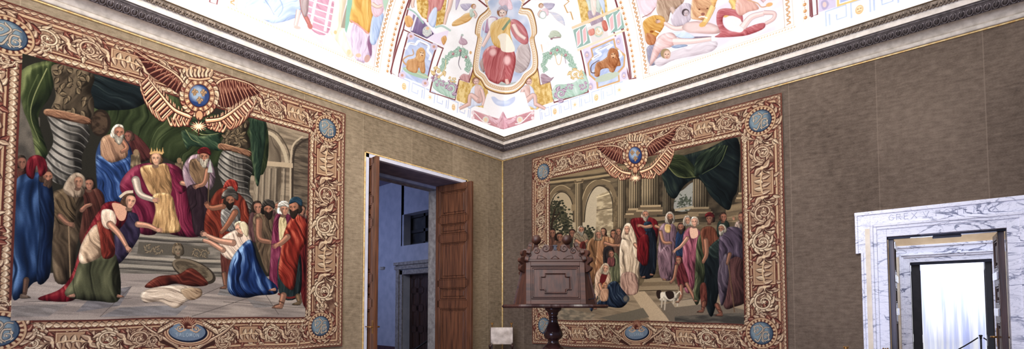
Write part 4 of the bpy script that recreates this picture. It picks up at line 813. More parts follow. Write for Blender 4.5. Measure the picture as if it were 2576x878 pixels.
    if L:
        # left picture: robed figures on a pink pavement
        cl = np.zeros((cv.H, cv.W), np.float32); cv.metres(); q = cv.raster(cv.m2c(PP(rect(-4.53, .35, -2.88, 2.2)))); cl[q[1]:q[1]+q[2].shape[0], q[0]:q[0]+q[2].shape[1]] = q[2]; cv.px(); cv.clip = cl
        cv.fill('300,-420 1200,-420 1000,0 590,0', (232, 226, 236), False); cv.tex('590,-60 1010,-60 1000,200 580,60', (226, 206, 214), (240, 228, 232), 60, 20, 20, 1)
        f('770,-40 850,-40 826,84 772,60', (196, 146, 164), (214, 172, 186), (228, 194, 204), 20, 12, 1, edge=0)
        for k in range(6): cv.stroke([[768, -20+k*17], [850, 6+k*18]], 3, (238, 226, 230), smooth=False)
        for x in (790, 828): cv.stroke([[x+12, -30], [x-10, 80]], 7, (232, 226, 230), smooth=False)
        f('612,40 640,-20 760,-40 760,30 738,48 690,60 660,52 640,44 622,46', (156, 174, 204), (196, 210, 230), (232, 238, 246), 130, 11, 4); f('620,20 660,8 690,30 680,52 640,44 618,46', (196, 206, 222), (226, 232, 240), (246, 248, 250), 20, 8, 2); cv.ell(634, 40, 15, 7, (228, 198, 206), .2)
        cv.stroke('660,-10 678,16 690,38', 2, (140, 158, 194), 1); cv.stroke('700,-10 712,20 700,44', 2, (150, 168, 200), 1)
        limb('752,26 748,48 744,66', 11, 8, (232, 200, 192)); cv.ell(748, 70, 9, 4, (226, 188, 178), .2); limb('758,-6 764,30 778,60', 9, 9, (196, 134, 126)); f('756,-30 776,-20 776,26 768,44 758,20', (150, 130, 130), (186, 170, 168), (214, 204, 202), 86, 6, 3); cv.ell(780, 66, 6, 9, (196, 132, 124), -.4)
        f('846,-40 884,-40 870,12 860,60 868,86 890,140 880,150 830,82 840,20', (216, 202, 176), (244, 236, 216), (252, 248, 236), 70, 18, 1, smooth=False); cv.fill('872,14 880,14 868,72 858,70', (176, 166, 150), False); cv.ell(844, 82, 4, 5, (230, 196, 150)); cv.ell(878, 132, 5, 7, (226, 206, 170)); cv.fill('880,-40 896,-40 884,40 872,84 868,76', (156, 198, 178), False)
        f('882,62 900,50 930,76 936,130 930,150 908,160 890,140 878,100', (170, 146, 172), (222, 206, 222), (244, 236, 244), 84, 8, 3); f('930,90 936,130 932,140 924,110', (130, 92, 124), (164, 124, 152), (190, 160, 180), 84, 6, 1); f('890,-30 926,-20 936,20 938,50 926,86 900,60 880,54 886,10', (206, 150, 86), (230, 192, 116), (246, 226, 170), 78, 10, 5); cv.stroke('882,52 904,66 928,86', 3.5, (226, 168, 160))
        f('938,40 960,30 966,50 954,90 942,114 930,100', (150, 170, 206), (190, 206, 230), (228, 234, 244), 60, 8, 2); f('940,-30 964,-10 964,30 944,44 934,20', (206, 170, 182), (230, 204, 212), (244, 230, 234), 60, 7, 4); cv.fill('962,-40 1000,-40 976,30 966,20', (186, 212, 190)); f('976,-40 1000,-40 986,10', (206, 150, 150), (226, 180, 178), (240, 210, 208), 80, 6, 1); limb('936,10 950,18 962,14', 9, 6); cv.ell(924, 148, 7, 10, (206, 170, 160), .3); cv.ell(902, 140, 7, 5, (222, 196, 168))
        cv.clip = None
    else:
        cl = np.zeros((cv.H, cv.W), np.float32); cv.metres(); q = cv.raster(cv.m2c(PP(rect(2.99, .36, 4.61, 2.2)))); cl[q[1]:q[1]+q[2].shape[0], q[0]:q[0]+q[2].shape[1]] = q[2]; cv.px(); cv.clip = cl
        cv.fill('1400,-420 2200,-420 2030,-50 1590,-50', (236, 230, 234), False); cv.tex('1590,-60 2030,-60 2000,100 1610,200', (226, 216, 220), (242, 236, 238), 60, 20, -15, 1); f('1600,-40 1662,-40 1650,20 1622,40', (226, 196, 200), (238, 216, 220), (246, 234, 236), 60, 14, 1)
        f('1628,120 1650,110 1668,120 1664,150 1640,166 1630,150', (120, 122, 138), (156, 154, 170), (196, 192, 204), 60, 9, 1); f('1650,150 1720,120 1800,104 1790,130 1700,150 1660,168', (186, 172, 176), (216, 206, 208), (236, 230, 230), 15, 10, 2)
        f('1652,20 1664,-30 1716,-40 1722,0 1706,20 1688,30 1680,56 1660,42', (150, 122, 104), (196, 170, 146), (226, 206, 184), 80, 6, 2); limb('1690,20 1700,40 1702,60', 12, 9, (206, 182, 166)); f('1690,40 1716,10 1740,14 1738,50 1712,66 1692,62', (170, 158, 166), (206, 194, 200), (230, 222, 226), 70, 8, 3); head(1726, 34, 9, (130, 116, 118), (206, 190, 190))
        f('1618,56 1640,40 1664,40 1674,52 1668,72 1650,96 1640,112 1626,106 1622,84', (186, 128, 70), (222, 176, 104), (242, 212, 150), 50, 5, 5); f('1626,84 1650,92 1646,112 1628,110', (170, 110, 76), (206, 148, 108), (228, 186, 150), 70, 5, 2); cv.stroke('1616,44 1636,34 1650,18', 2, (166, 120, 100), 1); cv.ell(1640, 80, 5, 3, (170, 110, 66)); cv.stroke('1648,78 1662,84', 3, (240, 226, 206))
        limb('1736,66 1700,72 1672,58', 12, 8, (236, 206, 196)); cv.hand(1658, 54, 5, 190, (230, 196, 184)); f('1716,70 1732,56 1770,54 1806,66 1812,82 1790,86 1756,84 1732,82', (206, 166, 158), (230, 202, 194), (244, 226, 220), 25, 16, 4, edge=.2)
        f('1700,84 1740,92 1790,92 1770,98 1730,100 1700,92', (110, 98, 116), (140, 128, 144), (180, 170, 182), 10, 6, 1); f('1690,84 1722,80 1748,94 1720,98', (180, 198, 218), (210, 222, 234), (236, 240, 246), 10, 6, 2)
        f('1660,90 1690,82 1704,100 1690,118 1668,124 1650,150 1634,166 1644,120', (206, 164, 156), (232, 202, 196), (246, 226, 222), 60, 14, 3, edge=.2); limb('1694,104 1740,104 1790,98', 16, 9, (236, 208, 200)); f('1690,116 1720,112 1730,116 1700,122', (130, 146, 170), (166, 180, 200), (200, 210, 222), 8, 5, 1); head(1676, 138, 12, (206, 180, 140), (222, 188, 166), .5)
        f('1738,40 1748,-20 1784,-40 1800,-10 1796,30 1778,50 1752,50', (176, 124, 96), (222, 180, 140), (242, 214, 180), 60, 6, 3, vol=.7); f('1780,-40 1860,-40 1862,10 1846,30 1830,-6 1806,0 1796,20', (196, 144, 90), (230, 186, 122), (244, 216, 164), 40, 8, 4); limb('1794,16 1780,46 1768,64', 14, 11, (236, 200, 140)); limb('1840,0 1850,20 1828,38', 14, 10, (236, 198, 130)); cv.ell(1768, 62, 9, 6, (226, 184, 118), -.4); cv.ell(1826, 38, 9, 6, (226, 184, 118), -.3)
        for x, y in ((1760, 24), (1780, 22)): cv.ell(x, y, 2.4, 1.8, (130, 90, 70), n=8)
        cv.ell(1769, 36, 5, 4, (170, 120, 104)); cv.stroke('1758,44 1770,42 1780,46', 3, (244, 232, 222))
        f('1803,56 1808,26 1838,22 1866,34 1868,56 1850,44 1822,40 1822,66 1850,80 1900,62 1924,58 1922,72 1890,86 1860,92 1800,94 1812,82', (162, 84, 88), (200, 124, 126), (226, 170, 168), 30, 7, 5); cv.fill('1822,50 1840,40 1862,48 1868,62 1872,74 1860,82 1832,72', (246, 226, 218)); limb('1868,70 1890,44 1922,34', 16, 11, (234, 206, 198)); limb('1922,32 1948,34 1946,48 1926,60', 10, 7, (228, 196, 188)); cv.ell(1914, 66, 8, 6, (196, 120, 122))
        f('1860,-10 1890,0 1910,22 1884,30 1862,40 1850,20', (206, 156, 140), (226, 184, 168), (240, 210, 196), 60, 8, 2); cv.stroke('1880,0 1905,8 1916,18 1930,16', 3, (216, 174, 140)); cv.ell(1936, 12, 9, 5, (230, 184, 130), -.3); limb('1910,-10 1924,4', 8, 8, (220, 184, 180))
        cv.clip = None
    if not L:
        mline('2036,-40 2039,42 2057,37 2053,-40'); cv.fill('2059,-40 2060,32 2104,18 2102,-40', (216, 206, 222), False); cv.fill('2066,6 2078,0 2086,10 2080,22 2070,24', (190, 180, 204)); cv.ell(2075, 12, 5, 7, (232, 206, 196)); cv.fill('2105,-40 2106,18 2166,-1 2166,-40', (238, 206, 136), False); cv.fill('2110,-40 2112,11 2200,-16 2200,-40', (250, 248, 244), False); cv.fill('2114,-40 2114,8 2200,-20 2200,-40', (184, 196, 226), False)
    else: mline('536,-40 528,6 546,12 556,-40')
    # corner piece, shared by both surfaces
    mline('1046,-40 1015,75 1115,122 1082,232 1145,252 1156,200 1181,208 1204,138')
    mline('1015,75 1002,112'); mline('1012,84 983,183 1003,194 1028,84'); mline('1115,122 1099,117 1074,205')
    mline('1486,-40 1584,200 1601,196'); mline('1460,123 1567,80 1586,199'); mline('1460,123 1480,232 1394,258 1383,206 1359,215 1352,172'); mline('1567,80 1560,62')
    mline('1192,-10 1226,18'); mline('1352,-14 1310,18')
    # lion panels
    cv.tex('1031,86 1096,116 1072,216 1008,192', (186, 198, 226), (206, 216, 236), 30, 6, 20, 1)
    for x, y in ((1034, 92), (1092, 118), (1070, 210), (1012, 190)): cv.ell(x, y, 9, 9, (220, 206, 220)); cv.ell(x, y, 3.5, 3.5, (214, 170, 150))
    cv.ell(1046, 184, 34, 9, (178, 204, 180), .36); cv.stroke('1018,172 1040,180 1078,196', 3, (206, 214, 180))
    lc = ((176, 124, 84), (216, 170, 124), (238, 206, 166))
    f('1022,170 1026,152 1044,146 1056,126 1066,126 1068,150 1070,182 1060,184 1054,170 1048,184 1030,180', *lc, 80, 6, 2); f('1048,130 1060,120 1070,130 1068,152 1058,158 1048,150', (186, 130, 86), (222, 178, 126), (240, 208, 160), 80, 4, 3); cv.stroke('1022,164 1014,152 1026,142 1040,138 1038,124', 4, (212, 172, 130), 2); cv.ell(1061, 136, 5, 6, (236, 208, 172)); cv.ell(1059, 133, 1.4, 1.2, (110, 70, 50)); cv.ell(1064, 134, 1.4, 1.2, (110, 70, 50)); cv.ell(1062, 140, 2, 1.4, (140, 90, 70))
    cv.stroke('1020,124 1030,110 1046,112 1054,104 1078,116 1076,128 1084,140 1080,152', 6, (250, 250, 250)); cv.stroke('1032,110 1044,111', 1.2, (150, 140, 160)); cv.stroke('1056,106 1076,116', 1.4, (150, 140, 160))
    cv.tex('1466,124 1564,86 1580,200 1486,228', (216, 206, 222), (228, 220, 232), 20, 20, 0, 1)
    cv.fill('1486,122 1546,96 1550,118 1574,138 1572,168 1558,184 1560,206 1502,224 1500,206 1482,190 1478,160 1490,142', (218, 178, 128), False); cv.tex('1490,124 1543,101 1547,121 1570,142 1568,166 1554,181 1556,203 1506,219 1504,203 1486,188 1482,160 1494,143', (178, 192, 222), (204, 214, 234), 24, 6, -20, 2)
    cv.ell(1528, 194, 32, 9, (196, 206, 186), -.3)
    f('1496,190 1500,160 1516,152 1530,140 1534,126 1550,124 1556,140 1562,164 1552,168 1544,182 1534,180 1530,172 1512,176 1508,192', (150, 100, 72), (196, 142, 104), (224, 182, 146), 75, 6, 4); f('1528,142 1534,124 1546,122 1556,132 1556,156 1544,172 1532,164', (146, 92, 62), (190, 132, 94), (220, 172, 132), 80, 4, 1); cv.ell(1543, 140, 6, 7, (224, 182, 144)); cv.ell(1540, 137, 1.5, 1.2, (90, 56, 40)); cv.ell(1546, 136, 1.5, 1.2, (90, 56, 40)); cv.ell(1543, 145, 2.2, 1.6, (120, 76, 58)); cv.stroke('1498,184 1488,182 1488,166 1500,156 1508,152', 2.6, (128, 96, 84), 1.4)
    cv.stroke('1490,150 1500,142 1512,136 1500,128 1520,120 1536,110', 6, (250, 250, 250)); cv.stroke('1528,124 1542,112', 6, (232, 230, 238)); cv.stroke('1504,126 1534,111', 1.4, (150, 140, 160)); cv.stroke('1494,146 1508,138', 1.3, (150, 140, 160)); cv.stroke('1556,126 1564,138 1558,146', 4, (250, 250, 250))
    for x, y in ((1477, 138), (1556, 104), (1486, 218), (1570, 190)): cv.ell(x, y, 6, 9, (196, 186, 208)); cv.ell(x, y+1, 3.6, 5, (232, 208, 202)); cv.stroke([[x-2, y+3], [x+2, y+3]], 1.2, (190, 130, 130))
    # architecture and niche figures above the lions
    cv.fill('1020,68 1030,20 1056,38 1096,86 1130,76 1118,118 1060,92', (236, 226, 238), False); f('1033,80 1040,36 1066,54 1092,86 1074,98', (120, 104, 136), (150, 132, 164), (186, 172, 196), 70, 14, 1, smooth=False); cv.stroke('1026,22 1046,34 1066,60', 4, (176, 206, 192)); cv.stroke('1094,70 1112,66 1134,78', 5, (190, 212, 200)); cv.stroke('1036,78 1048,40', 4, (240, 236, 242), smooth=False)
    f('1018,44 1030,40 1040,54 1034,68 1022,66', (206, 150, 90), (230, 184, 128), (244, 214, 170), 60, 5, 2); f('1110,98 1120,90 1124,100 1116,114', (206, 150, 90), (230, 184, 128), (244, 214, 170), 60, 5, 2); cv.ell(1074, 80, 11, 13, (214, 222, 212)); cv.scroll(1074, 80, 9, 1, 0, ((150, 150, 160), (226, 222, 214), (248, 244, 238)), 1.3, 5); cv.ell(1076, 72, 4, 4, (240, 200, 160))
    cv.tex('1046,-40 1090,-40 1074,50 1062,44 1050,26', (206, 164, 92), (238, 212, 146), 5, 5, 0, 1); cv.tex('1104,-40 1130,-40 1118,60 1096,66 1100,20', (206, 164, 92), (238, 212, 146), 5, 5, 0, 2)
    f('1080,-30 1124,-40 1112,20 1100,30 1092,46 1074,56 1078,20', (196, 126, 122), (224, 166, 160), (240, 206, 198), 72, 8, 3); f('1078,44 1092,20 1100,26 1094,68 1080,62', (170, 188, 220), (206, 218, 238), (236, 240, 248), 84, 7, 1); limb('1136,-10 1130,20 1122,40', 12, 7); limb('1124,36 1118,62', 8, 6); f('1150,-20 1160,-10 1148,26 1146,10', (176, 168, 196), (206, 198, 216), (230, 226, 236), 80, 6, 1); limb('1044,-20 1038,10 1040,20', 9, 6)
    cv.tex('1444,-40 1480,-40 1496,56 1464,62', (214, 178, 106), (240, 214, 150), 5, 5, 0, 3); cv.tex('1500,-40 1520,-40 1530,36 1516,44', (214, 178, 106), (240, 214, 150), 5, 5, 0, 1)
    f('1462,-30 1500,-40 1512,30 1486,36 1478,10', (176, 190, 176), (206, 218, 204), (234, 240, 230), 76, 8, 2); f('1480,28 1510,34 1518,56 1494,66 1486,60', (156, 138, 150), (190, 174, 184), (216, 204, 210), 70, 7, 3); f('1500,-20 1520,0 1522,34 1514,20', (176, 194, 220), (206, 218, 236), (232, 238, 246), 80, 6, 1); f('1484,-30 1498,-30 1500,30 1490,34', (226, 206, 190), (240, 226, 214), (248, 240, 232), 84, 6, 2)
    for q in ('1442,76 1474,62 1486,108 1452,122', '1523,40 1560,24 1572,70 1538,84'):
        p = PP(q); cv.fill(p, (164, 192, 180), False); c = p.mean(0)
        for u in (-.24, .24):
            e = (p[1]-p[0])*u; w = c+e; cv.fill(w+(p-c)*np.array([.3, .82]), (248, 246, 244), False); cv.fill(w+(p-c)*np.array([.22, .72]), (240, 192, 190), False)
    cv.fill('1440,74 1476,60 1530,36 1562,22 1561,16 1438,68', (244, 214, 180), False); cv.fill('1452,124 1576,72 1574,78 1454,130', (246, 222, 194), False); cv.fill('1478,70 1520,52 1532,92 1490,108', (226, 220, 214), False); cv.ell(1506, 80, 12, 14, (196, 212, 198)); cv.ell(1506, 80, 9, 10, (246, 236, 220)); cv.scroll(1506, 80, 8, 1, 0, ((190, 170, 140), (236, 214, 180), (250, 240, 220)), 1.2, 5); f('1514,56 1524,52 1530,74 1520,78', (196, 110, 96), (214, 136, 120), (230, 170, 156), 70, 5, 1); f('1480,78 1494,72 1496,86 1484,90', (214, 130, 112), (228, 160, 144), (240, 196, 184), 70, 5, 1)
    cv.stroke('1416,-10 1432,4 1420,14 1428,32 1436,30 1442,50', 3, (216, 176, 116), smooth=False)
    # garlands, birds, small winged figures
    r = np.random.default_rng(3)
    for (P, sd) in (('1114,176 1122,152 1140,136 1158,128 1170,140 1178,160 1176,178', 1), ('1368,178 1372,150 1386,134 1402,126 1420,136 1434,150 1444,172', 2)):
        p = smooth_open(PP(P), 9)
        for i in range(len(p)):
            for k in range(4):
                a = r.random()*6.28; w = 1-abs(i/len(p)-.5)*.7
                cv.lobe(p[i, 0]+r.normal()*2, p[i, 1]+r.normal()*2, a, 9*w, 5*w, .3, ((150, 182, 160), (182, 208, 190), (214, 228, 216)))
        for i in (len(p)//3, len(p)//2, int(len(p)*.7)): cv.ell(p[i, 0], p[i, 1], 3.4, 3.6, (190, 140, 146)); cv.ell(p[i, 0]-1, p[i, 1]-1, 1.6, 1.6, (226, 190, 190))
    cv.stroke('1160,132 1154,160 1160,176', 2, (120, 110, 120), 1); cv.stroke('1396,134 1402,160 1410,160 1414,136', 1.6, (224, 196, 150)); cv.stroke('1122,150 1120,172 1112,184', 2, (232, 210, 160)); cv.stroke('1420,140 1424,160', 1.4, (160, 140, 150))
    f('1154,106 1160,96 1172,100 1176,110 1168,114 1158,112', (170, 138, 152), (206, 178, 188), (230, 212, 218), 30, 4, 1); cv.stroke('1160,98 1162,90', 4, (196, 170, 180)); cv.ell(1163, 89, 3.2, 3, (186, 200, 192)); cv.stroke('1164,112 1164,120', 1.2, (180, 160, 160))
    f('1382,88 1388,78 1402,78 1412,88 1410,96 1398,92 1388,98 1380,92', (166, 178, 154), (196, 206, 184), (222, 228, 212), 30, 5, 2); cv.ell(1388, 98, 3, 2.4, (166, 130, 140)); cv.stroke('1390,96 1410,94', 3, (176, 150, 150))
    for (x, y, m) in ((1180, 32, 1), (1374, 30, -1)):
        T = lambda q: [[x+m*a, y+b] for a, b in q]
        f(T([(-22, -20), (6, -22), (4, -14), (-10, -4)]), (166, 160, 180), (200, 194, 210), (226, 222, 232), 10, 4, 1)
        f(T([(-8, 2), (10, 2), (2, 20), (-24, 32), (-42, 34), (-40, 24), (-22, 12)]), (206, 158, 96), (234, 196, 138), (246, 222, 178), 150, 6, 2) if m > 0 else f(T([(-4, 0), (-12, 4), (-26, 20), (-40, 30), (-48, 34), (-42, 14), (-24, 2)]), (190, 200, 222), (222, 220, 224), (242, 238, 232), 30, 6, 2)
        f(T([(2, -6), (14, -8), (16, 6), (4, 12)]), (176, 196, 176), (208, 220, 206), (232, 238, 230), 70, 5, 3) if m > 0 else f(T([(-4, -8), (10, -6), (8, 10), (-6, 8)]), (220, 190, 196), (236, 214, 218), (246, 232, 234), 70, 5, 3)
        head(x+m*12, y-14, 6, (226, 176, 120), sk, .3*m); limb(T([(12, -4), (18, 6), (14, 14)]), 5, 4)
    cv.ell(1366, 38, 9, 10, (190, 206, 196)); cv.ell(1366, 38, 7, 8, WH); cv.ell(1184, 133, 3, 4, (230, 190, 140)); cv.stroke('1362,112 1366,132', 2.5, (230, 196, 150), 1)
    # green scroll panels
    for (P, cs) in (('1090,222 1100,190 1118,208 1140,200 1146,212 1142,248', ((1102, 180, 14, 1), (1134, 222, 15, -1), (1110, 212, 9, 1), (1140, 200, 8, -1), (1092, 196, 8, 1))), ('1392,250 1396,216 1424,212 1450,204 1468,178 1478,230', ((1446, 188, 14, -1), (1412, 236, 15, 1), (1434, 220, 8, 1), (1460, 190, 9, -1), (1466, 216, 9, 1)))):
        f(P, (166, 198, 176), (192, 216, 200), (222, 234, 224), 60, 9, 1)
        for k, (x, y, rr, d) in enumerate(cs): cv.scroll(x, y, rr, d, k*1.3, (((190, 160, 110), (232, 206, 150), (248, 232, 196)) if k % 3 == 0 else ((140, 104, 130), (196, 170, 188), (232, 220, 228))), 1.3, 4)
    f('1156,196 1166,186 1180,188 1184,172 1180,206 1166,204', (186, 130, 130), (214, 170, 168), (234, 206, 204), 40, 5, 1); f('1360,190 1370,186 1386,196 1394,194 1382,208 1366,214', (150, 124, 134), (188, 164, 172), (218, 202, 206), 30, 5, 2)
    # seated youths beside the central field
    for q, sd in (('1156,202 1181,210 1206,138 1218,170 1226,222 1234,262 1216,272 1172,262 1148,252', 1), ('1352,172 1359,215 1384,207 1392,256 1364,266 1352,276 1336,276 1318,240 1334,190', 2)): cv.tex(q, (214, 178, 106), (240, 216, 156), 8, 8, 0, sd)
    for (x, y, m) in ((1200, 232, 1), (1328, 232, -1)):
        T = lambda q: [[x+m*a, y+b] for a, b in q]
        f(T([(-14, -8), (6, -18), (18, 0), (20, 30), (-6, 36), (-22, 40)]), (196, 206, 226), (222, 228, 240), (242, 244, 248), 75, 8, 1) 
        f(T([(-4, -16), (10, -14), (16, 4), (12, 26), (-2, 26), (-6, 6)]), (206, 166, 154), (232, 202, 192), (246, 228, 220), 80, 9, 2); limb(T([(2, 20), (-16, 8), (-20, 34)]), 12, 7, (228, 196, 186)); limb(T([(-20, 30), (-44, 42)]), 9, 6, (226, 192, 182)); limb(T([(12, -6), (18, 18), (14, 34)]), 8, 6, (232, 202, 192)); head(x-m*2, y-26, 9, (206, 158, 130), (230, 198, 186), -.3*m)
    # central field
    out = '1230,22 1206,48 1198,84 1204,96 1196,140 1194,182 1212,200 1226,220 1260,232 1292,230 1314,214 1326,196 1348,176 1350,140 1342,98 1348,84 1345,56 1334,28 1310,20 1316,-20 1224,-20'
    P = PP(out); c0 = np.array([1271, 118]); g = lambda k: c0+(P-c0)*k
    cv.fill('1226,236 1320,232 1330,270 1300,288 1265,296 1226,284 1216,270', (247, 246, 243), False)
    cv.fill(g(1.045), (150, 110, 84)); cv.fill(g(1.02), (240, 208, 150)); cv.fill(g(.995), (250, 246, 238))
    q = smooth_closed(g(.925), 7); 
    for i in range(0, len(q), 1): cv.ell(q[i, 0], q[i, 1], 4.4, 4.2, (222, 186, 138), n=10); cv.ell(q[i, 0]+.4, q[i, 1], 2.9, 2.7, (250, 244, 232), n=8); cv.ell(q[i, 0], q[i, 1], 1.2, 1.2, (226, 190, 146), n=6)
    cv.fill(g(.865), (246, 242, 236)); cv.tex(g(.845), (186, 202, 224), (222, 228, 238), 30, 30, 0, 2, smooth=True); cl = np.zeros((cv.H, cv.W), np.float32); m = cv.raster(cv.poly(g(.845)))
    if m is not None: cl[m[1]:m[1]+m[2].shape[0], m[0]:m[0]+m[2].shape[1]] = m[2]
    cv.clip = cl
    f('1204,176 1240,200 1300,206 1340,170 1340,240 1200,240', (176, 196, 186), (206, 218, 210), (230, 236, 230), 20, 12, 1)
    f('1296,150 1304,118 1326,104 1336,140 1328,170 1310,184 1292,176', (166, 152, 150), (206, 194, 190), (234, 228, 224), 70, 8, 3); f('1206,160 1216,146 1222,170 1216,182', (150, 110, 100), (196, 176, 170), (220, 206, 200), 60, 6, 2)
    f('1286,50 1304,52 1324,74 1330,104 1318,112 1296,96 1284,70', (186, 110, 114), (212, 144, 146), (232, 184, 182), 60, 10, 2); f('1214,72 1230,44 1252,46 1242,64 1226,84', (166, 130, 160), (200, 164, 186), (228, 204, 216), 60, 7, 2)
    cv.stroke('1224,44 1214,110', 3, (216, 226, 236), smooth=False); limb('1242,64 1228,92 1214,118', 11, 7, (240, 214, 204)); limb('1292,62 1304,84 1322,98', 10, 8, (240, 214, 204)); f('1228,48 1246,46 1248,66 1240,84 1230,72', (216, 206, 210), (244, 240, 240), (252, 250, 250), 70, 6, 1)
    f('1214,140 1230,118 1262,114 1290,124 1298,150 1292,184 1282,212 1262,206 1252,212 1226,206 1220,180', (178, 96, 98), (210, 132, 132), (240, 192, 188), 80, 11, 5, vol=.9); f('1234,64 1262,46 1284,48 1284,84 1292,120 1268,124 1240,110', (220, 172, 96), (242, 212, 150), (250, 236, 198), 76, 8, 3); cv.fill('1252,92 1268,84 1282,92 1296,124 1284,132 1262,128 1258,106', (250, 244, 226)); cv.stroke('1284,50 1264,76', 6, (156, 178, 150))
    cv.ell(1240, 132, 9, 9, (244, 206, 200), soft=3); cv.ell(1276, 152, 9, 12, (246, 214, 208), soft=3); limb('1274,200 1278,212', 8, 9, (242, 204, 190)); head(1264, 34, 12, (206, 156, 124), (244, 220, 206), -.2); f('1252,28 1256,18 1268,14 1278,22 1276,30 1264,24', (166, 160, 176), (200, 196, 206), (226, 224, 230), 20, 5, 1); f('1262,16 1254,6 1264,-6 1284,0 1290,22 1280,24 1272,14', (226, 190, 196), (242, 216, 220), (250, 236, 238), 60, 5, 2)
    cv.clip = None
    # little cloud and the swag panel at the foot of the corner
    cv.fill('1236,246 1244,244 1256,252 1272,254 1288,246 1296,244 1294,256 1280,266 1262,268 1246,262', (206, 216, 236)); cv.ell(1266, 258, 18, 4, (222, 230, 244), soft=2)
    f('1192,278 1230,292 1264,302 1300,292 1344,278 1344,300 1300,316 1266,326 1230,314 1190,298', (186, 128, 138), (214, 162, 166), (230, 192, 192), 20, 12, 2, smooth=False, edge=0); f('1262,286 1268,284 1280,314 1274,324 1258,324 1252,314', (190, 136, 146), (226, 186, 192), (244, 218, 222), 84, 6, 3)
    for m in (-1, 1):
        X = lambda x: 1265+m*(x-1265); f([[X(1266), 292], [X(1282), 302], [X(1300), 290], [X(1296), 304], [X(1280), 312], [X(1268), 304]], (206, 156, 164), (232, 196, 202), (246, 222, 226), 20, 5, 1); cv.ell(X(1308), 302, 8, 9, (224, 222, 210)); cv.ell(X(1308), 302, 4.4, 5, (240, 214, 180)); cv.stroke([[X(1296), 312], [X(1312), 308], [X(1336), 284]], 2.6, (244, 236, 232)); cv.ell(X(1340), 284, 4, 5, (238, 220, 220)); cv.ell(X(1340), 297, 4, 4, (238, 220, 220))
    return cv
# ------------------------------------------------------------------ materials
def fabric_wall(name, c1, c2, ax, off):
    """woven wall covering: horizontal slubs, strips .815 m wide with faint seams"""
    m, N, L, b = newmat(name)
    tc = N.new('ShaderNodeTexCoord'); sx = N.new('ShaderNodeSeparateXYZ'); L.new(tc.outputs['Object'], sx.inputs[0])
    def math_(op, a, v=None):
        n = N.new('ShaderNodeMath'); n.operation = op
        for i, q in enumerate((a, v)):
            if q is None: continue
            if isinstance(q, (int, float)): n.inputs[i].default_value = q
            else: L.new(q, n.inputs[i])
        return n.outputs[0]
    u = math_('DIVIDE', math_('ADD', sx.outputs[ax], off), .815)
    cell = math_('FLOOR', u); fr = math_('FRACT', u)
    wn = N.new('ShaderNodeTexWhiteNoise'); wn.noise_dimensions = '1D'; L.new(cell, wn.inputs['W'])
    def nz(scale, st, det=4):
        mp = N.new('ShaderNodeMapping'); mp.inputs['Scale'].default_value = st; L.new(tc.outputs['Object'], mp.inputs['Vector'])
        n = N.new('ShaderNodeTexNoise'); n.inputs['Scale'].default_value = scale; n.inputs['Detail'].default_value = det; L.new(mp.outputs[0], n.inputs['Vector']); return n.outputs['Fac']
    st = (1, 1, 5.); slub = nz(9, st, 6); fine = nz(70, (1, 1, 2.2), 2); cloud = nz(1.3, (1, 1, .7), 3); blot = nz(16, (1, 1, 1), 4)
    f = math_('ADD', math_('MULTIPLY', slub, .55), math_('MULTIPLY', fine, .42)); f = math_('ADD', f, math_('MULTIPLY', cloud, .5)); f = math_('ADD', f, math_('MULTIPLY', blot, .45))
    f = math_('ADD', f, math_('MULTIPLY', wn.outputs['Value'], .16)); f = math_('SUBTRACT', f, .72)
    seam = math_('LESS_THAN', fr, .010); f = math_('ADD', f, math_('MULTIPLY', seam, .22))
    r = N.new('ShaderNodeValToRGB'); r.color_ramp.elements[0].position = .05; r.color_ramp.elements[1].position = .6
    r.color_ramp.elements[0].color = rgba(c1); r.color_ramp.elements[1].color = rgba(c2)
    L.new(f, r.inputs[0]); L.new(r.outputs[0], b.inputs['Base Color']); b.inputs['Roughness'].default_value = .85; b.inputs['Specular IOR Level'].default_value = .15
    bp = N.new('ShaderNodeBump'); bp.inputs['Strength'].default_value = .25; bp.inputs['Distance'].default_value = .004; L.new(f, bp.inputs['Height']); L.new(bp.outputs[0], b.inputs['Normal'])
    return m
def painted(name, k, rough=.9, weave=0., nscale=260.):
    m, N, L, b = newmat(name)
    at = N.new('ShaderNodeAttribute'); at.attribute_name = 'Col'
    tc = N.new('ShaderNodeTexCoord'); nz = N.new('ShaderNodeTexNoise'); nz.inputs['Scale'].default_value = nscale; nz.inputs['Detail'].default_value = 2
    mr = N.new('ShaderNodeMapRange'); mr.inputs['From Min'].default_value = .25; mr.inputs['From Max'].default_value = .75; mr.inputs['To Min'].default_value = k*(1-weave); mr.inputs['To Max'].default_value = k*(1+weave)
    mx = N.new('ShaderNodeMix'); mx.data_type = 'RGBA'; mx.blend_type = 'MULTIPLY'; mx.inputs[0].default_value = 1
    L.new(tc.outputs['Object'], nz.inputs['Vector']); L.new(nz.outputs['Fac'], mr.inputs['Value']); L.new(at.outputs['Color'], mx.inputs[6]); L.new(mr.outputs[0], mx.inputs[7]); L.new(mx.outputs[2], b.inputs['Base Color'])
    b.inputs['Roughness'].default_value = rough; b.inputs['Specular IOR Level'].default_value = .1
    return m
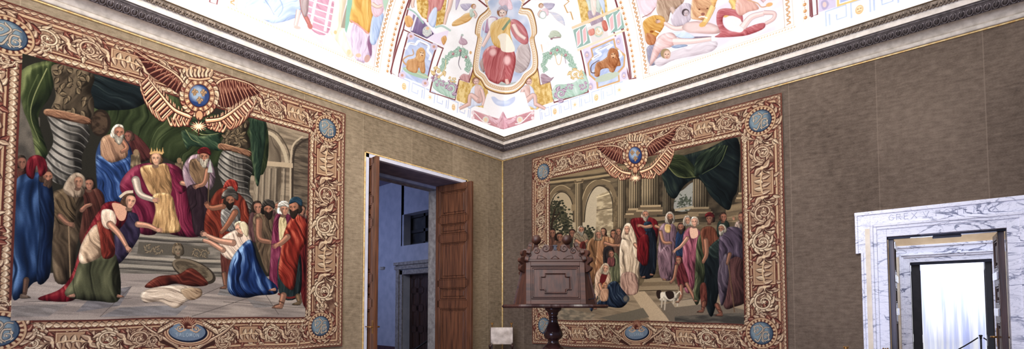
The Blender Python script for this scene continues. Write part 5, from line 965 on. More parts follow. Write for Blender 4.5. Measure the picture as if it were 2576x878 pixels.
def marble_mat(name):
    m, N, L, b = newmat(name)
    tc = N.new('ShaderNodeTexCoord'); mp = N.new('ShaderNodeMapping'); mp.inputs['Rotation'].default_value = (.22, .1, .2); mp.inputs['Scale'].default_value = (1.6, 1.0, 3.2); L.new(tc.outputs['Object'], mp.inputs['Vector'])
    def nz(s, d, dist):
        n = N.new('ShaderNodeTexNoise'); n.inputs['Scale'].default_value = s; n.inputs['Detail'].default_value = d; n.inputs['Distortion'].default_value = dist; L.new(mp.outputs[0], n.inputs['Vector']); return n.outputs['Fac']
    def vein(f, w):
        a = N.new('ShaderNodeMath'); a.operation = 'SUBTRACT'; a.inputs[1].default_value = .5; L.new(f, a.inputs[0])
        c = N.new('ShaderNodeMath'); c.operation = 'ABSOLUTE'; L.new(a.outputs[0], c.inputs[0])
        r = N.new('ShaderNodeMapRange'); r.inputs['From Min'].default_value = 0; r.inputs['From Max'].default_value = w; r.inputs['To Min'].default_value = 1; r.inputs['To Max'].default_value = 0; L.new(c.outputs[0], r.inputs['Value']); return r.outputs[0]
    v1 = vein(nz(1.9, 7, 1.9), .030); v2 = vein(nz(4.2, 6, 2.4), .020); msk = nz(1.7, 2, 0)
    mm = N.new('ShaderNodeMapRange'); mm.inputs['From Min'].default_value = .46; mm.inputs['From Max'].default_value = .62; L.new(msk, mm.inputs['Value'])
    x = N.new('ShaderNodeMath'); x.operation = 'MULTIPLY'; L.new(v1, x.inputs[0]); L.new(mm.outputs[0], x.inputs[1])
    y = N.new('ShaderNodeMath'); y.operation = 'MULTIPLY'; y.inputs[1].default_value = .26; L.new(v2, y.inputs[0])
    z = N.new('ShaderNodeMath'); z.operation = 'MAXIMUM'; L.new(x.outputs[0], z.inputs[0]); L.new(y.outputs[0], z.inputs[1])
    cr = N.new('ShaderNodeValToRGB'); cr.color_ramp.elements[0].color = rgba((240, 240, 250)); cr.color_ramp.elements[1].color = rgba((84, 90, 118)); e = cr.color_ramp.elements.new(.35); e.color = rgba((170, 172, 190))
    L.new(z.outputs[0], cr.inputs[0]); L.new(cr.outputs[0], b.inputs['Base Color']); b.inputs['Roughness'].default_value = .3
    return m
def emis(name, c, s):
    m, N, L, b = newmat(name); b.inputs['Emission Color'].default_value = rgba(c); b.inputs['Emission Strength'].default_value = s; b.inputs['Base Color'].default_value = rgba(c); b.inputs['Roughness'].default_value = .8; return m
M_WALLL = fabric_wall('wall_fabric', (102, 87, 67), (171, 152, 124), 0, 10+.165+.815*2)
M_WALLR = fabric_wall('wall_fabric_shaded', (75, 63, 53), (125, 109, 94), 1, 10+.55+.815-.27)  # same fabric as the left wall, dimmer light put into its colour
M_FIN = noise_mat('dull_gilding', (120, 84, 44), (176, 132, 74), 30, .4, metal=.7)
M_GOLD = noise_mat('gilded_metal', (226, 182, 108), (252, 226, 164), 30, .35, metal=.25)
M_PLAST = noise_mat('grey_plaster', (150, 144, 140), (186, 180, 176), 14, .8, bump=.1)
M_WHITE = noise_mat('white_paint', (206, 206, 216), (222, 222, 232), 6, .55)
M_SOFFIT = noise_mat('shaded_soffit', (112, 104, 122), (132, 124, 140), 8, .8)  # dim purple light under the door head put into this colour
M_STUC = noise_mat('pale_stucco', (198, 187, 171), (226, 215, 199), 18, .8, bump=.15)
M_FASC = noise_mat('pale_fascia', (218, 206, 190), (242, 231, 216), 18, .8, bump=.1)
M_EGG = noise_mat('shaded_carved_stucco', (70, 62, 60), (106, 96, 94), 26, .75, bump=.2)  # shade of the downward-facing band put into this dark grey
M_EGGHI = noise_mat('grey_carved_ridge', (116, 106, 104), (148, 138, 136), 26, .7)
M_LEAF = noise_mat('brown_carved_stucco', (112, 98, 84), (176, 158, 138), 40, .75, bump=.3)
M_OCHRE = noise_mat('ochre_fillet', (84, 68, 48), (120, 98, 70), 14, .7)
M_FLOOR = noise_mat('terracotta_floor', (96, 72, 58), (132, 100, 82), 4, .4)
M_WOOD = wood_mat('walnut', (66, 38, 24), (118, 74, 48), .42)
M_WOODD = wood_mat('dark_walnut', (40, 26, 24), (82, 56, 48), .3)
M_WOODL = wood_mat('lectern_wood', (42, 20, 12), (82, 45, 29), .5)
M_WOODH = wood_mat('lectern_wood_across', (42, 20, 12), (84, 47, 30), .5, axis=0)
M_LGT = noise_mat('polished_wood', (46, 28, 26), (66, 40, 36), 5, .12)
M_BLUEW = noise_mat('limewash', (166, 172, 190), (184, 188, 204), 5, .9)
M_STONE = noise_mat('grey_stone', (128, 122, 120), (166, 160, 156), 16, .8, bump=.2)
M_DARK = noise_mat('dark_metal', (22, 22, 30), (38, 38, 48), 10, .35, metal=.6)
M_STEEL = noise_mat('bright_metal', (200, 200, 206), (226, 226, 230), 10, .2, metal=1.)
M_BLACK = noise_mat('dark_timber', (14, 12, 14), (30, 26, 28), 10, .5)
M_GLASS = noise_mat('dim_glass', (54, 56, 62), (92, 92, 92), 2.2, .15)
M_LEATH = noise_mat('worn_leather', (176, 160, 146), (222, 208, 194), 9, .55, bump=.2)
M_MARB = marble_mat('veined_marble')
M_CREAM = noise_mat('cream_marble', (222, 206, 178), (240, 228, 206), 8, .4)
M_TAN = noise_mat('tan_wall', (186, 158, 122), (204, 178, 142), 5, .8)
M_INSC = noise_mat('inscription_line', (178, 180, 204), (196, 198, 218), 20, .6)
M_TAP = painted('tapestry_weave', 1., .95, .16, 300)
M_FRES = painted('fresco_paint', 1., .9, .02, 40)
M_LINING = noise_mat('tapestry_lining', (84, 46, 36), (110, 64, 50), 20, .95)
# ------------------------------------------------------------------ vertex-coloured grid
def color_grid(name, P, C, fmask, mat, parent=None, kind=None):
    H, W = P.shape[:2]; fr, fc = np.nonzero(fmask); a = fr*W+fc
    quads = np.stack([a+W, a+W+1, a+1, a], 1); used, inv = np.unique(quads, return_inverse=True); inv = inv.reshape(quads.shape)
    me = bpy.data.meshes.new(name); nv, nf = len(used), len(quads)
    me.vertices.add(nv); me.vertices.foreach_set('co', P.reshape(-1, 3)[used].astype(np.float32).ravel())
    me.loops.add(nf*4); me.loops.foreach_set('vertex_index', inv.astype(np.int32).ravel())
    me.polygons.add(nf); me.polygons.foreach_set('loop_start', np.arange(0, nf*4, 4, dtype=np.int32)); me.polygons.foreach_set('loop_total', np.full(nf, 4, np.int32))
    me.polygons.foreach_set('use_smooth', np.ones(nf, bool)); me.update(calc_edges=True)
    at = me.color_attributes.new('Col', 'FLOAT_COLOR', 'POINT'); c = np.ones((nv, 4), np.float32); c[:, :3] = sl(C.reshape(-1, 3)[used]); at.data.foreach_set('color', c.ravel())
    o = bpy.data.objects.new(name, me); col.objects.link(o); me.materials.append(mat)
    if parent is not None: o.parent = parent
    if kind: o['kind'] = kind
    return o
# ------------------------------------------------------------------ room shell
XF, YF = -9.5, -9.5
DL0, DL1, DLZ = -2.785, -.88, 3.76         # opening in the left wall
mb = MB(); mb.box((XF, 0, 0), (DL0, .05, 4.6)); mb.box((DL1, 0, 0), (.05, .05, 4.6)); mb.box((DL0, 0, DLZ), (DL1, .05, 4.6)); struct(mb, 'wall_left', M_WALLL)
mb = MB()
for a, b in (((XF, .05, 0), (DL0+.05, .56, 4.6)), ((DL1, .05, 0), (.05, .56, 4.6)), ((DL0+.05, .05, 3.71), (DL1, .56, 4.6)), ((XF, .56, 0), (-2.70, .82, 4.7)), ((-1.03, .56, 0), (.4, .82, 4.7)), ((-2.70, .56, 3.68), (-1.03, .82, 4.7))): mb.box(a, b)
struct(mb, 'wall_left_core', M_STONE)
mb = MB(); mb.box((DL0+.05, .06, 3.705), (DL1, .555, 3.71)); struct(mb, 'trim_1', M_SOFFIT)
mb = MB(); mb.box((-2.70, .53, 3.66), (-1.05, .60, 3.715)); struct(mb, 'trim_2', noise_mat('door_head_bar', (120, 128, 160), (140, 148, 180), 8, .5))
mb = MB(); mb.box((DL0, -.004, 0), (DL0+.052, .06, DLZ)); mb.box((DL0, -.004, 3.706), (DL1, .06, DLZ)); mb.box((DL1-.03, -.004, 0), (DL1, .06, DLZ)); struct(mb, 'trim_3', M_WHITE)
mb = MB(); mb.box((DL0-.018, -.012, 0), (DL0+.001, .0, DLZ+.016), bev=.003); mb.box((DL0-.018, -.012, DLZ-.001), (DL1+.018, .0, DLZ+.016), bev=.003); mb.box((DL1-.001, -.012, 0), (DL1+.018, 0, DLZ+.016), bev=.003); struct(mb, 'trim_4', M_GOLD)
# right wall
DR0, DR1, DRZ = -6.301, -5.434, 2.378
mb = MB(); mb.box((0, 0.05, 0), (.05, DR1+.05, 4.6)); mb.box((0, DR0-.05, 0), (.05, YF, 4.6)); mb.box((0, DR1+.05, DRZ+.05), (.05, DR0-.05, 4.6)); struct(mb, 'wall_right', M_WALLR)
mb = MB(); mb.box((.05, -.1, 0), (.11, DR1+.03, 4.6)); mb.box((.05, DR0-.03, 0), (.11, YF, 4.6)); mb.box((.05, DR1+.03, DRZ+.02), (.11, DR0-.03, 4.6)); struct(mb, 'wall_right_core', M_MARB)
mb = MB(); mb.box((XF, YF, -.1), (9, 6, 0)); struct(mb, 'floor', M_FLOOR)
# gilded fillets: along both walls under the cornice, and down the corner
mb = MB(); mb.box((XF, -.022, 4.284), (-.006, 0, 4.298), bev=.004); mb.box((-.022, YF, 4.284), (0, -.006, 4.298), bev=.004); struct(mb, 'trim_5', M_GOLD)
mb = MB(); mb.tube([(-.014, -.014, 0), (-.014, -.014, 4.284)], .014, 10); struct(mb, 'trim_6', M_GOLD)
# cornice
def sweep(prof):
    mb = MB(); n = len(prof)
    for nm in 'LR':
        vs = []
        for e in (0, 1):
            for d, z in prof:
                q = XF if e == 0 else -d
                vs.append((q, -d, z) if nm == 'L' else (-d, q, z))
        mb.add(vs, [(i, i+1, n+i+1, n+i) for i in range(n-1)])
    return mb
def arc(d0, z0, d1, z1, bulge, n=8):
    out = []
    for i in range(n+1):
        t = i/n; d = d0+(d1-d0)*t; z = z0+(z1-z0)*t; k = math.sin(math.pi*t)*bulge; L = math.hypot(d1-d0, z1-z0)
        out.append((d+k*(z1-z0)/L, z-k*(d1-d0)/L))
    return out
struct(sweep([(0, 4.298), (.02, 4.298)]+arc(.02, 4.298, .055, 4.318, .012, 6)+arc(.055, 4.318, .05, 4.334, .004, 5)+[(.035, 4.336)]+arc(.05, 4.345, .165, 4.386, -.018, 9)+[(.168, 4.386)]), 'trim_7', M_STUC)
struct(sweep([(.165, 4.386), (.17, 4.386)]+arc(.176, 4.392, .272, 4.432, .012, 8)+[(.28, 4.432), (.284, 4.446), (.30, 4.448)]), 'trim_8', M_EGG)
struct(sweep([(.296, 4.447), (.302, 4.449), (.304, 4.513)]), 'trim_9', M_FASC)
struct(sweep([(.304, 4.513), (.31, 4.514)]+arc(.312, 4.516, .372, 4.540, .010, 8)), 'trim_10', M_LEAF)
struct(sweep([(.372, 4.540), (.384, 4.541), (.388, 4.548), (.38, 4.549), (.29, 4.549)]), 'trim_11', M_OCHRE)
# carved egg-and-dart and leaf courses
def along(nm, s, d, z): return Vector((-s, -d, z)) if nm == 'L' else Vector((-d, -s, z))
mb = MB(); mr_ = MB(); ml = MB()
e1 = Vector((.096, .040)).normalized()
def fr_m(nm, s, d, z, tang):
    u = Vector((1, 0, 0)) if nm == 'L' else Vector((0, 1, 0)); o = Vector((0, -1, 0)) if nm == 'L' else Vector((-1, 0, 0))
    v = (o*tang[0]+Vector((0, 0, 1))*tang[1]).normalized(); w = (o*tang[1]-Vector((0, 0, 1))*tang[0])
    M = Matrix.Identity(4); M.col[0][:3] = u; M.col[1][:3] = v; M.col[2][:3] = w; M.translation = along(nm, s, d, z); return M
for nm, smax in (('L', 6.4), ('R', 7.0)):
    k = 0; s = .30
    while s < smax:
        M = fr_m(nm, s, .224, 4.406, (.96, .40))
        mb.ellipsoid((0, .004, .004), (.0145, .036, .016), M, 8, 6)
        pts = [M @ Vector((.022*math.sin(a)*(1.0 if abs(a) < 2.2 else .8), .004-.043*math.cos(a), .008)) for a in np.linspace(-2.5, 2.5, 11)]
        mr_.tube(pts, .0048, 5)
        mr_.add([M @ Vector(p) for p in ((.029, .046, .004), (.026, .03, .008), (.029, -.046, .014), (.032, .03, .008))], [(0, 1, 2, 3)])
        M2 = fr_m(nm, s, .181, 4.393, (.96, .28)); mr_.ellipsoid((0, -.006, .002), (.014, .006, .006), M2, 6, 4); mr_.ellipsoid((.029, -.006, .002), (.008, .006, .006), M2, 6, 4)
        s += .0575
    s = .34
    while s < smax:
        M = fr_m(nm, s, .344, 4.515, (.93, .37))
        ml.ellipsoid((0, .004, .004), (.013, .028, .009), M, 6, 4); ml.ellipsoid((.0275, -.004, .002), (.006, .026, .008), M, 5, 4)
        for q in (-1, 1): ml.ellipsoid((q*.013, -.016, .004), (.009, .014, .008), M, 5, 4); ml.ellipsoid((q*.02, .02, .004), (.007, .010, .007), M, 5, 4)
        s += .055
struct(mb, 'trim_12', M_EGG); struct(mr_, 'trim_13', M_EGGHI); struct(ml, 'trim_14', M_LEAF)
# frescoed cove and the plain vault above it
for side in 'LR':
    cv = paint_vault(side); A = np.arange(cv.H)*cv.res; A = cv.A1-A; n = cv.W; smax = 6.5 if side == 'L' else 7.0
    d = VD+VR*(1-np.cos(A/VR)); z = VZ+VR*np.sin(A/VR); t = np.linspace(0, 1, n)[None, :]
    s = smax*(1-t)+d[:, None]*t                        # distance from the corner along the wall
    sc = (-s if side == 'L' else s); X = (sc-cv.S0)/cv.res; xi = np.clip(np.floor(X).astype(int), 0, cv.W-2); fx = np.clip(X-xi, 0, 1)[..., None]
    R_ = np.arange(cv.H)[:, None]; Cc = cv.a[R_, xi]*(1-fx)+cv.a[R_, xi+1]*fx
    D = np.broadcast_to(d[:, None], s.shape); Zz = np.broadcast_to(z[:, None], s.shape)
    P = np.stack([-s, -D, Zz], -1) if side == 'L' else np.stack([-D, -s, Zz], -1)
    color_grid('ceiling', P, np.clip(255-(255-(Cc.mean(-1, keepdims=True)*.16+Cc*.84))*1.22, 0, 255), np.ones((cv.H-1, cv.W-1), bool), M_FRES, None, 'structure')
mb = MB()
aa = np.linspace(2.15, VR*math.pi/2, 10)
for nm in 'LR':
    vs = []
    for a in list(aa):
        d = VD+VR*(1-math.cos(a/VR)); z = VZ+VR*math.sin(a/VR); vs += [along(nm, 9.5, d, z), along(nm, d, d, z)]
    mb.add(vs, [(2*i, 2*i+1, 2*i+3, 2*i+2) for i in range(len(aa)-1)])
for nm, s0 in (('L', 6.5), ('R', 7.0)):
    vs = []
    for a in np.linspace(0, 2.15, 14):
        d = VD+VR*(1-math.cos(a/VR)); z = VZ+VR*math.sin(a/VR); vs += [along(nm, 9.5, d, z), along(nm, s0, d, z)]
    mb.add(vs, [(2*i, 2*i+1, 2*i+3, 2*i+2) for i in range(13)])
mb.add([(-2.3, -2.3, 6.45), (-9.5, -2.3, 6.45), (-9.5, -9.5, 6.45), (-2.3, -9.5, 6.45)], [(0, 1, 2, 3)])
struct(mb, 'ceiling', noise_mat('vault_plaster', (236, 232, 226), (246, 243, 238), 3, .9))
# ------------------------------------------------------------------ tapestries
def hang(cv, info, wall, label, emb, cart):
    H, W = cv.H, cv.W; S = cv.S0+np.arange(W)*cv.res; Z = cv.Z1-np.arange(H)*cv.res; S, Z = np.meshgrid(S, Z)
    img = cv.a.copy(); lum = img.mean(-1, keepdims=True); img = lum+(img-lum)*.72
    q = img/255.; q = q*(.82+.18*q)*1.10; w_ = info['inner'][..., None]; q2 = q*(.66+.34*q)*1.15; q = q*(1-w_)+q2*w_; img = np.clip(q*255*np.array([.93, .94, .90], np.float32), 0, 255)
    nz = rng.random((H, W, 1)).astype(np.float32); img *= (.93+.14*nz)
    zt = (Z-Z.min())/(Z.max()-Z.min())
    off = .026+.010*np.sin(S*2.1+.4)*(1-zt)+.006*np.sin(S*5.3+Z*.7)*(1-zt)+.003*np.sin(Z*4+S)
    zz = Z+(.010*np.sin(S*2.4+1)+.006*np.sin(S*7.1))*(1-zt)**3
    P = np.stack([S, -off, zz], -1) if wall == 'L' else np.stack([-off, -S, zz], -1)
    t = empty('tapestry', (0, 0, 0), label, 'tapestry')
    s0, z0 = (S.min()+S.max())/2, Z.min(); t.location = (s0, 0, z0) if wall == 'L' else (0, -s0, z0)
    P = P-np.array(t.location)
    Sc = S[:-1, :-1]+cv.res/2; Zc = Z[:-1, :-1]-cv.res/2
    free = np.ones((H-1, W-1), bool); parts = []
    for (x, z) in info['med']: parts.append(('medallion', ((Sc-x)/(info['R']*1.42))**2+((Zc-z)/(info['R']*1.5))**2 < 1))
    def oval(px, py, rx, ry):
        q = cv.c2(np.array([[px, py], [px+rx, py], [px-rx, py], [px, py+ry], [px, py-ry]], float)); a = abs(q[1, 0]-q[2, 0])/2; b = abs(q[3, 1]-q[4, 1])/2; return ((Sc-q[0, 0])/a)**2+((Zc-q[0, 1])/b)**2 < 1
    parts.append(('crowned_emblem', oval(*emb))); parts.append(('cartouche', oval(*cart)))
    for nm, m in parts:
        m = m & free; free &= ~m; color_grid(nm, P, img, m, M_TAP, t)
    m = (info['inner'][:-1, :-1] > .5) & free; free &= ~m; color_grid('woven_scene', P, img, m, M_TAP, t)
    color_grid('border', P, img, free, M_TAP, t)
    mb = MB(); a, b, c, d = S.min()+.012, S.max()-.012, Z.min()+.03, Z.max()-.012
    q = [Vector((a, 0, 0)), Vector((b, 0, 0))]
    if wall == 'L': mb.box((a-s0, -.008, c-z0), (b-s0, -.001, d-z0))
    else: mb.box((-.008, -a+s0, c-z0), (-.001, -b+s0, d-z0))
    mb.build('lining', M_LINING, t)
    return t
cvL, inL = paint_left(); hang(cvL, inL, 'L', 'large tapestry left of the doorway with a crowned figure enthroned between twisted columns', (500, 243, 40, 42), (471, 838, 62, 33))
cvR, inR = paint_right(); hang(cvR, inR, 'R', 'tapestry behind the lectern with a veiled woman and a dog before temple arches', (1600, 392, 25, 31), (1605, 838, 39, 26))
# ------------------------------------------------------------------ panelled door leaves
def leaf(name, label, loc, rz, w, h, rows, mat, th=.055, handle=None, cols=1, matp=None, grp=None, structure=False):
    """leaf hinged at its local origin, extending along local +X, front faces local -Y"""
    t = empty(name, loc, label, 'door leaf', rz, grp)
    fr = MB(); st = .085*min(1, w/.7); rails = [0]+[b for a, b in rows]; zs = []
    xs = [0]+[w*(i+1)/cols for i in range(cols)]
    for i in range(cols+1):
        c = w*i/cols; a, b = (0, st) if i == 0 else ((w-st, w) if i == cols else (c-st*.6, c+st*.6)); fr.box((a, -th/2, 0), (b, th/2, h), bev=.003)
    edges = sorted(set([0.]+[a for a, b in rows]+[b for a, b in rows]+[h])); prev = 0.
    for a, b in rows: fr.box((st*.5, -th/2, prev), (w-st*.5, th/2, a), bev=.003); prev = b
    fr.box((st*.5, -th/2, prev), (w-st*.5, th/2, h), bev=.003)
    fr.build('frame', mat, t)
    for a, b in rows:
        for i in range(cols):
            x0 = (st if i == 0 else w*i/cols+st*.6); x1 = (w-st if i == cols-1 else w*(i+1)/cols-st*.6)
            p = MB(); p.box((x0, -th*.16, a), (x1, th*.16, b))
            for sd in (-1, 1):
                for g, dp, ww in ((0, .40, .022), (.03, .30, .012)):
                    y0, y1 = sd*th*.16, sd*th*(dp+.14)
                    p.box((x0+g, y0, a+g), (x0+g+ww, y1, b-g), bev=.004); p.box((x1-g-ww, y0, a+g), (x1-g, y1, b-g), bev=.004); p.box((x0+g, y0, a+g), (x1-g, y1, a+g+ww), bev=.004); p.box((x0+g, y0, b-g-ww), (x1-g, y1, b-g), bev=.004)
                k = .07
                if x1-x0 > .2 and b-a > .2: p.box((x0+k, y0, a+k), (x1-k, sd*th*.34, b-k), bev=.008)
            p.build('panel', matp or mat, t)
    if handle:
        hx, hz = handle; hm = MB()
        for sd in (-1, 1):
            hm.box((hx-.018, sd*th/2, hz-.09), (hx+.018, sd*(th/2+.005), hz+.09), bev=.002)
            hm.tube([(hx, sd*th/2, hz), (hx, sd*(th/2+.045), hz)], .010, 8); hm.tube([(hx, sd*(th/2+.045), hz), (hx-.10, sd*(th/2+.05), hz+.005)], [.010, .007], 8)
        hm.build('handle', M_FIN, t)
    return t
rowsL = [(.12, .62), (.74, 1.46), (1.60, 1.84), (2.02, 2.82), (2.98, 3.20), (3.30, 3.60)]
rowsL = [(.10, .50), (.62, 1.62), (1.735, 1.965), (2.075, 2.72), (2.83, 3.04), (3.14, 3.59)]
def put_leaf(hinge, tip, *a, **k):
    h = Vector(hinge); d = Vector(tip)-h; return leaf(a[0], a[1], (h.x, h.y, .02), math.atan2(d.y, d.x), d.length, *a[2:], **k)
put_leaf((-1.085, .53, 0), (-.955, -.205, 0), 'door_leaf', 'tall brown panelled wooden door leaf open at the right of the tall doorway', 3.68, rowsL, M_WOOD)
put_leaf((-2.655, .53, 0), (-2.700, -.165, 0), 'door_leaf', 'tall wooden door leaf seen edge-on at the left of the tall doorway', 3.68, rowsL, M_WOOD, handle=(.66, 1.36))
# ------------------------------------------------------------------ dim room through the left doorway
c = .40
mb = MB(); 
wY0, wY1, wZ0, wZ1 = 2.30, 3.58, 3.09, 3.83; dY0, dY1, dZ = 2.36, 3.52, 2.41
for a, b in (((c, .82, 0), (c+.5, dY0, 4.68)), ((c, dY1, 0), (c+.5, 7, 4.68)), ((c, dY0, dZ), (c+.5, dY1, wZ0)), ((c, dY0-.06, wZ1), (c+.5, dY1+.1, 4.68)), ((c, wY1, wZ0), (c+.5, dY1+.1, wZ1))): mb.box(a, b)
mb.box((XF, 7, 0), (c, 7.2, 4.68)); struct(mb, 'wall_far', M_BLUEW)
mb = MB(); mb.box((XF, .82, 4.68), (c, 7, 4.75)); struct(mb, 'ceiling', M_SOFFIT)
mb = MB(); mb.box((c-.03, dY1+.26, 0), (c, 7, .705)); struct(mb, 'baseboard_far', noise_mat('dark_dado', (70, 44, 52), (92, 60, 66), 8, .6))
mb = MB(); g = .05
mb.box((c+.26, wY0, wZ0), (c+.30, wY1, wZ1))
mbf = MB()
for yy in (wY0, 2.62, 2.96, wY1-.07): mbf.box((c+.20, yy, wZ0), (c+.28, yy+.07, wZ1), bev=.004)
for z_ in (wZ0, 3.40, wZ1-.07): mbf.box((c+.20, wY0, z_), (c+.28, wY1, z_+.075), bev=.004)
w = struct(mbf, 'window_1', M_BLACK); mb.build('pane', M_GLASS, w)
mb = MB()      # stone surround of the far double door
for o, y in ((.26, .03), (.20, .045), (.10, .03)):
    mb.box((c-y, dY0-o, 0), (c, dY0-o+.08 if o > .15 else dY0, dZ+o)); mb.box((c-y, dY1+(o-.08 if o > .15 else 0), 0), (c, dY1+o, dZ+o)); mb.box((c-y, dY0-o, dZ+(o-.08 if o > .15 else 0)), (c, dY1+o, dZ+o))
mb.box((c-.07, dY0-.30, dZ+.22), (c, dY1+.30, dZ+.29)); mb.box((c-.055, dY0-.28, dZ+.12), (c, dY1+.28, dZ+.2))
struct(mb, 'trim_15', M_STONE)
rowsF = [(.10, .62), (.74, 1.12), (1.24, 1.64), (1.76, 2.00), (2.06, 2.34)]
rowsF = [(.10, .55), (.67, 1.07), (1.19, 1.56), (1.68, 1.98), (2.09, 2.33)]
hw = (dY1-dY0)/2
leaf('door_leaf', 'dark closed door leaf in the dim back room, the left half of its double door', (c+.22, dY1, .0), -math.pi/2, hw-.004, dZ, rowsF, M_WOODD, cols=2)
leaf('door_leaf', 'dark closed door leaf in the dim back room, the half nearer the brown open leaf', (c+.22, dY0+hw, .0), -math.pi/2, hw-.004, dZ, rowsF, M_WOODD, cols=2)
mb = MB(); p = onX(963, 675, c); mb.box((c-.04, p[1]-.08, p[2]-.035), (c, p[1]+.08, p[2]+.035), bev=.008); mb.box((c-.055, p[1]-.10, p[2]+.01), (c-.02, p[1]+.02, p[2]+.03), bev=.004)
tag(mb.build('wall_fitting', M_PLAST), 'small grey fitting on the blue wall of the dim back room', 'wall fitting')
p0 = Vector(onX(1086, 850, c-.35)); p1 = Vector(onX(1052, 874, c-.35)); dv = (p1-p0)
mb = MB(); mb.tube([p0-dv*.6, p1+dv*4.0], .022, 8); hr = tag(mb.build('handrail', M_BLACK), 'dark sloping handrail in front of the dim back room door', 'handrail')
mb = MB()
for k in (.3, 3.6):
    q = p0+dv*k; mb = MB(); mb.tube([(q.x, q.y, 0), (q.x, q.y, q.z)], .014, 8); mb.build('post', M_BLACK, hr)
# ------------------------------------------------------------------ marble doorways on the right
def marble_door(x0, Y0, Y1, Z, name, side=-1, insc=False, ear=True):
    """surround on the plane x = x0 facing -X; opening Y0..Y1 up to Z"""
    mb = MB(); ycl = Y1+.0; fr = .147; out = .263
    def ring(a, b, th, bev=.004):
        mb.box((x0-th, Y1+a, 0), (x0, Y1+b, Z+b), bev=bev); mb.box((x0-th, Y0-b, 0), (x0, Y0-a, Z+b), bev=bev); mb.box((x0-th, Y0-a-.0005, Z+a), (x0, Y1+a+.0005, Z+b), bev=bev)
    ring(0, .085, .035); ring(.08, .112, .048); ring(.108, fr*.93, .06, .008)
    # outer band with ears
    o1 = .218
    mb.box((x0-.03, Y1+fr*.9, 0), (x0, Y1+o1, Z-.155)); mb.box((x0-.03, Y0-o1, 0), (x0, Y0-fr*.9, Z-.155))
    mb.box((x0-.03, Y0-out, Z-.155), (x0, Y0-fr*.9, Z+.28), bev=.003); mb.box((x0-.03, Y1+fr*.9, Z-.155), (x0, Y1+out, Z+.28), bev=.003); mb.box((x0-.0297, Y0-fr*.9-.0005, Z+.13), (x0, Y1+fr*.9+.0005, Z+.28))
    mb.box((x0-.045, Y0-out-.004, Z+.245), (x0, Y1+out+.004, Z+.284), bev=.006)
    mb.box((x0-.04, Y1+out-.022, Z-.16), (x0, Y1+out+.002, Z+.25), bev=.004); mb.box((x0-.04, Y0-out-.002, Z-.16), (x0, Y0-out+.022, Z+.25), bev=.004)
    mb.box((x0-.04, Y1+o1-.02, 0), (x0, Y1+o1+.002, Z-.15), bev=.004); mb.box((x0-.04, Y0-o1-.002, 0), (x0, Y0-o1+.02, Z-.15), bev=.004)
    mb.box((x0-.03, Y1+.0005, 0), (x0+.112, Y1+.045, Z+.04)); mb.box((x0-.03, Y0-.045, 0), (x0+.112, Y0-.0005, Z+.04)); mb.box((x0-.03, Y0-.044, Z+.0005), (x0+.112, Y1+.044, Z+.041))
    o = tag(mb.build(name, M_MARB), kind='structure')
    mc = MB(); mc.box((x0-.033, Y1+fr*.95, 0), (x0-.029, Y1+.180, Z+.10)); mc.box((x0-.033, Y0-.180, 0), (x0-.029, Y0-fr*.95, Z+.10)); mc.build('cream_band', M_CREAM, o)
    if insc:
        ml = MB(); hgt = .058; z0 = Z+.168; x = Y1+.06; txt = 'GREX V PONT MAX'; y = Y1-.02
        for ch in txt:
            if ch == ' ': y -= .03; continue
            for st in GL[ch]:
                pts = [(x0-.0315, y-u*.044, z0+v*hgt) for u, v in st]
                ml.tube(pts, .0021, 5)
            y -= .0605
        ml.build('inscription', M_INSC, o)
    return o
marble_door(0., DR0, DR1, DRZ, 'door_1', insc=True)
X2 = 4.0; D20, D21, D2Z = -6.50, -5.54, 2.385
mb = MB()
for a, b in (((X2, -3, 0), (X2+.3, D21, 4.2)), ((X2, D20, 0), (X2+.3, -9.4, 4.2)), ((X2, D21, D2Z), (X2+.3, D20, 4.2))): mb.box(a, b)
struct(mb, 'wall_back', M_TAN); marble_door(X2, D20, D21, D2Z, 'door_2')
# leaves of the near marble doorway, with pale lock rails
rowsR = [(.10, .62), (.72, 1.48), (1.66, 1.86), (2.02, 2.30)]
rowsR = [(.08, .52), (.62, 1.02), (1.12, 1.50), (1.66, 1.86), (2.00, 2.31)]
lw = (DR1-DR0)/2
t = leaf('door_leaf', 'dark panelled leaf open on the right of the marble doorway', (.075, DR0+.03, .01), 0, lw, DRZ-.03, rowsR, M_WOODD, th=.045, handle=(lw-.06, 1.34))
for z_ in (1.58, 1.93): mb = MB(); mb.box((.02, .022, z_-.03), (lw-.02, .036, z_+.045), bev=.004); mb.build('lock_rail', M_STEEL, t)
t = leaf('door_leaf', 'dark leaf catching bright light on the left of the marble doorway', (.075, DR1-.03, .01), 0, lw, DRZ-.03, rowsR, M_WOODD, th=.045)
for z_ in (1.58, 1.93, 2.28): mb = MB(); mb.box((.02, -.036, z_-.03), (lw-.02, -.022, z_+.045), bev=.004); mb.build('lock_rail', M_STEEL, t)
mb = MB(); mb.box((.02, DR0, DRZ-.022), (.07, DR1, DRZ), bev=.003); ht = tag(mb.build('door_header', M_DARK), 'dark metal header rail across the top of the marble doorway', 'door header')
mb = MB(); mb.box((.012, -6.0, DRZ-.045), (.06, -5.79, DRZ-.01), bev=.003); mb.build('closer_box', M_DARK, ht)
mb = MB(); mb.box((.012, -6.24, DRZ-.028), (.03, -5.62, DRZ-.020), bev=.001); mb.box((.012, -6.24, DRZ-.004), (.03, -5.70, DRZ-.0005), bev=.001); mb.build('slide_rail', M_STEEL, ht)
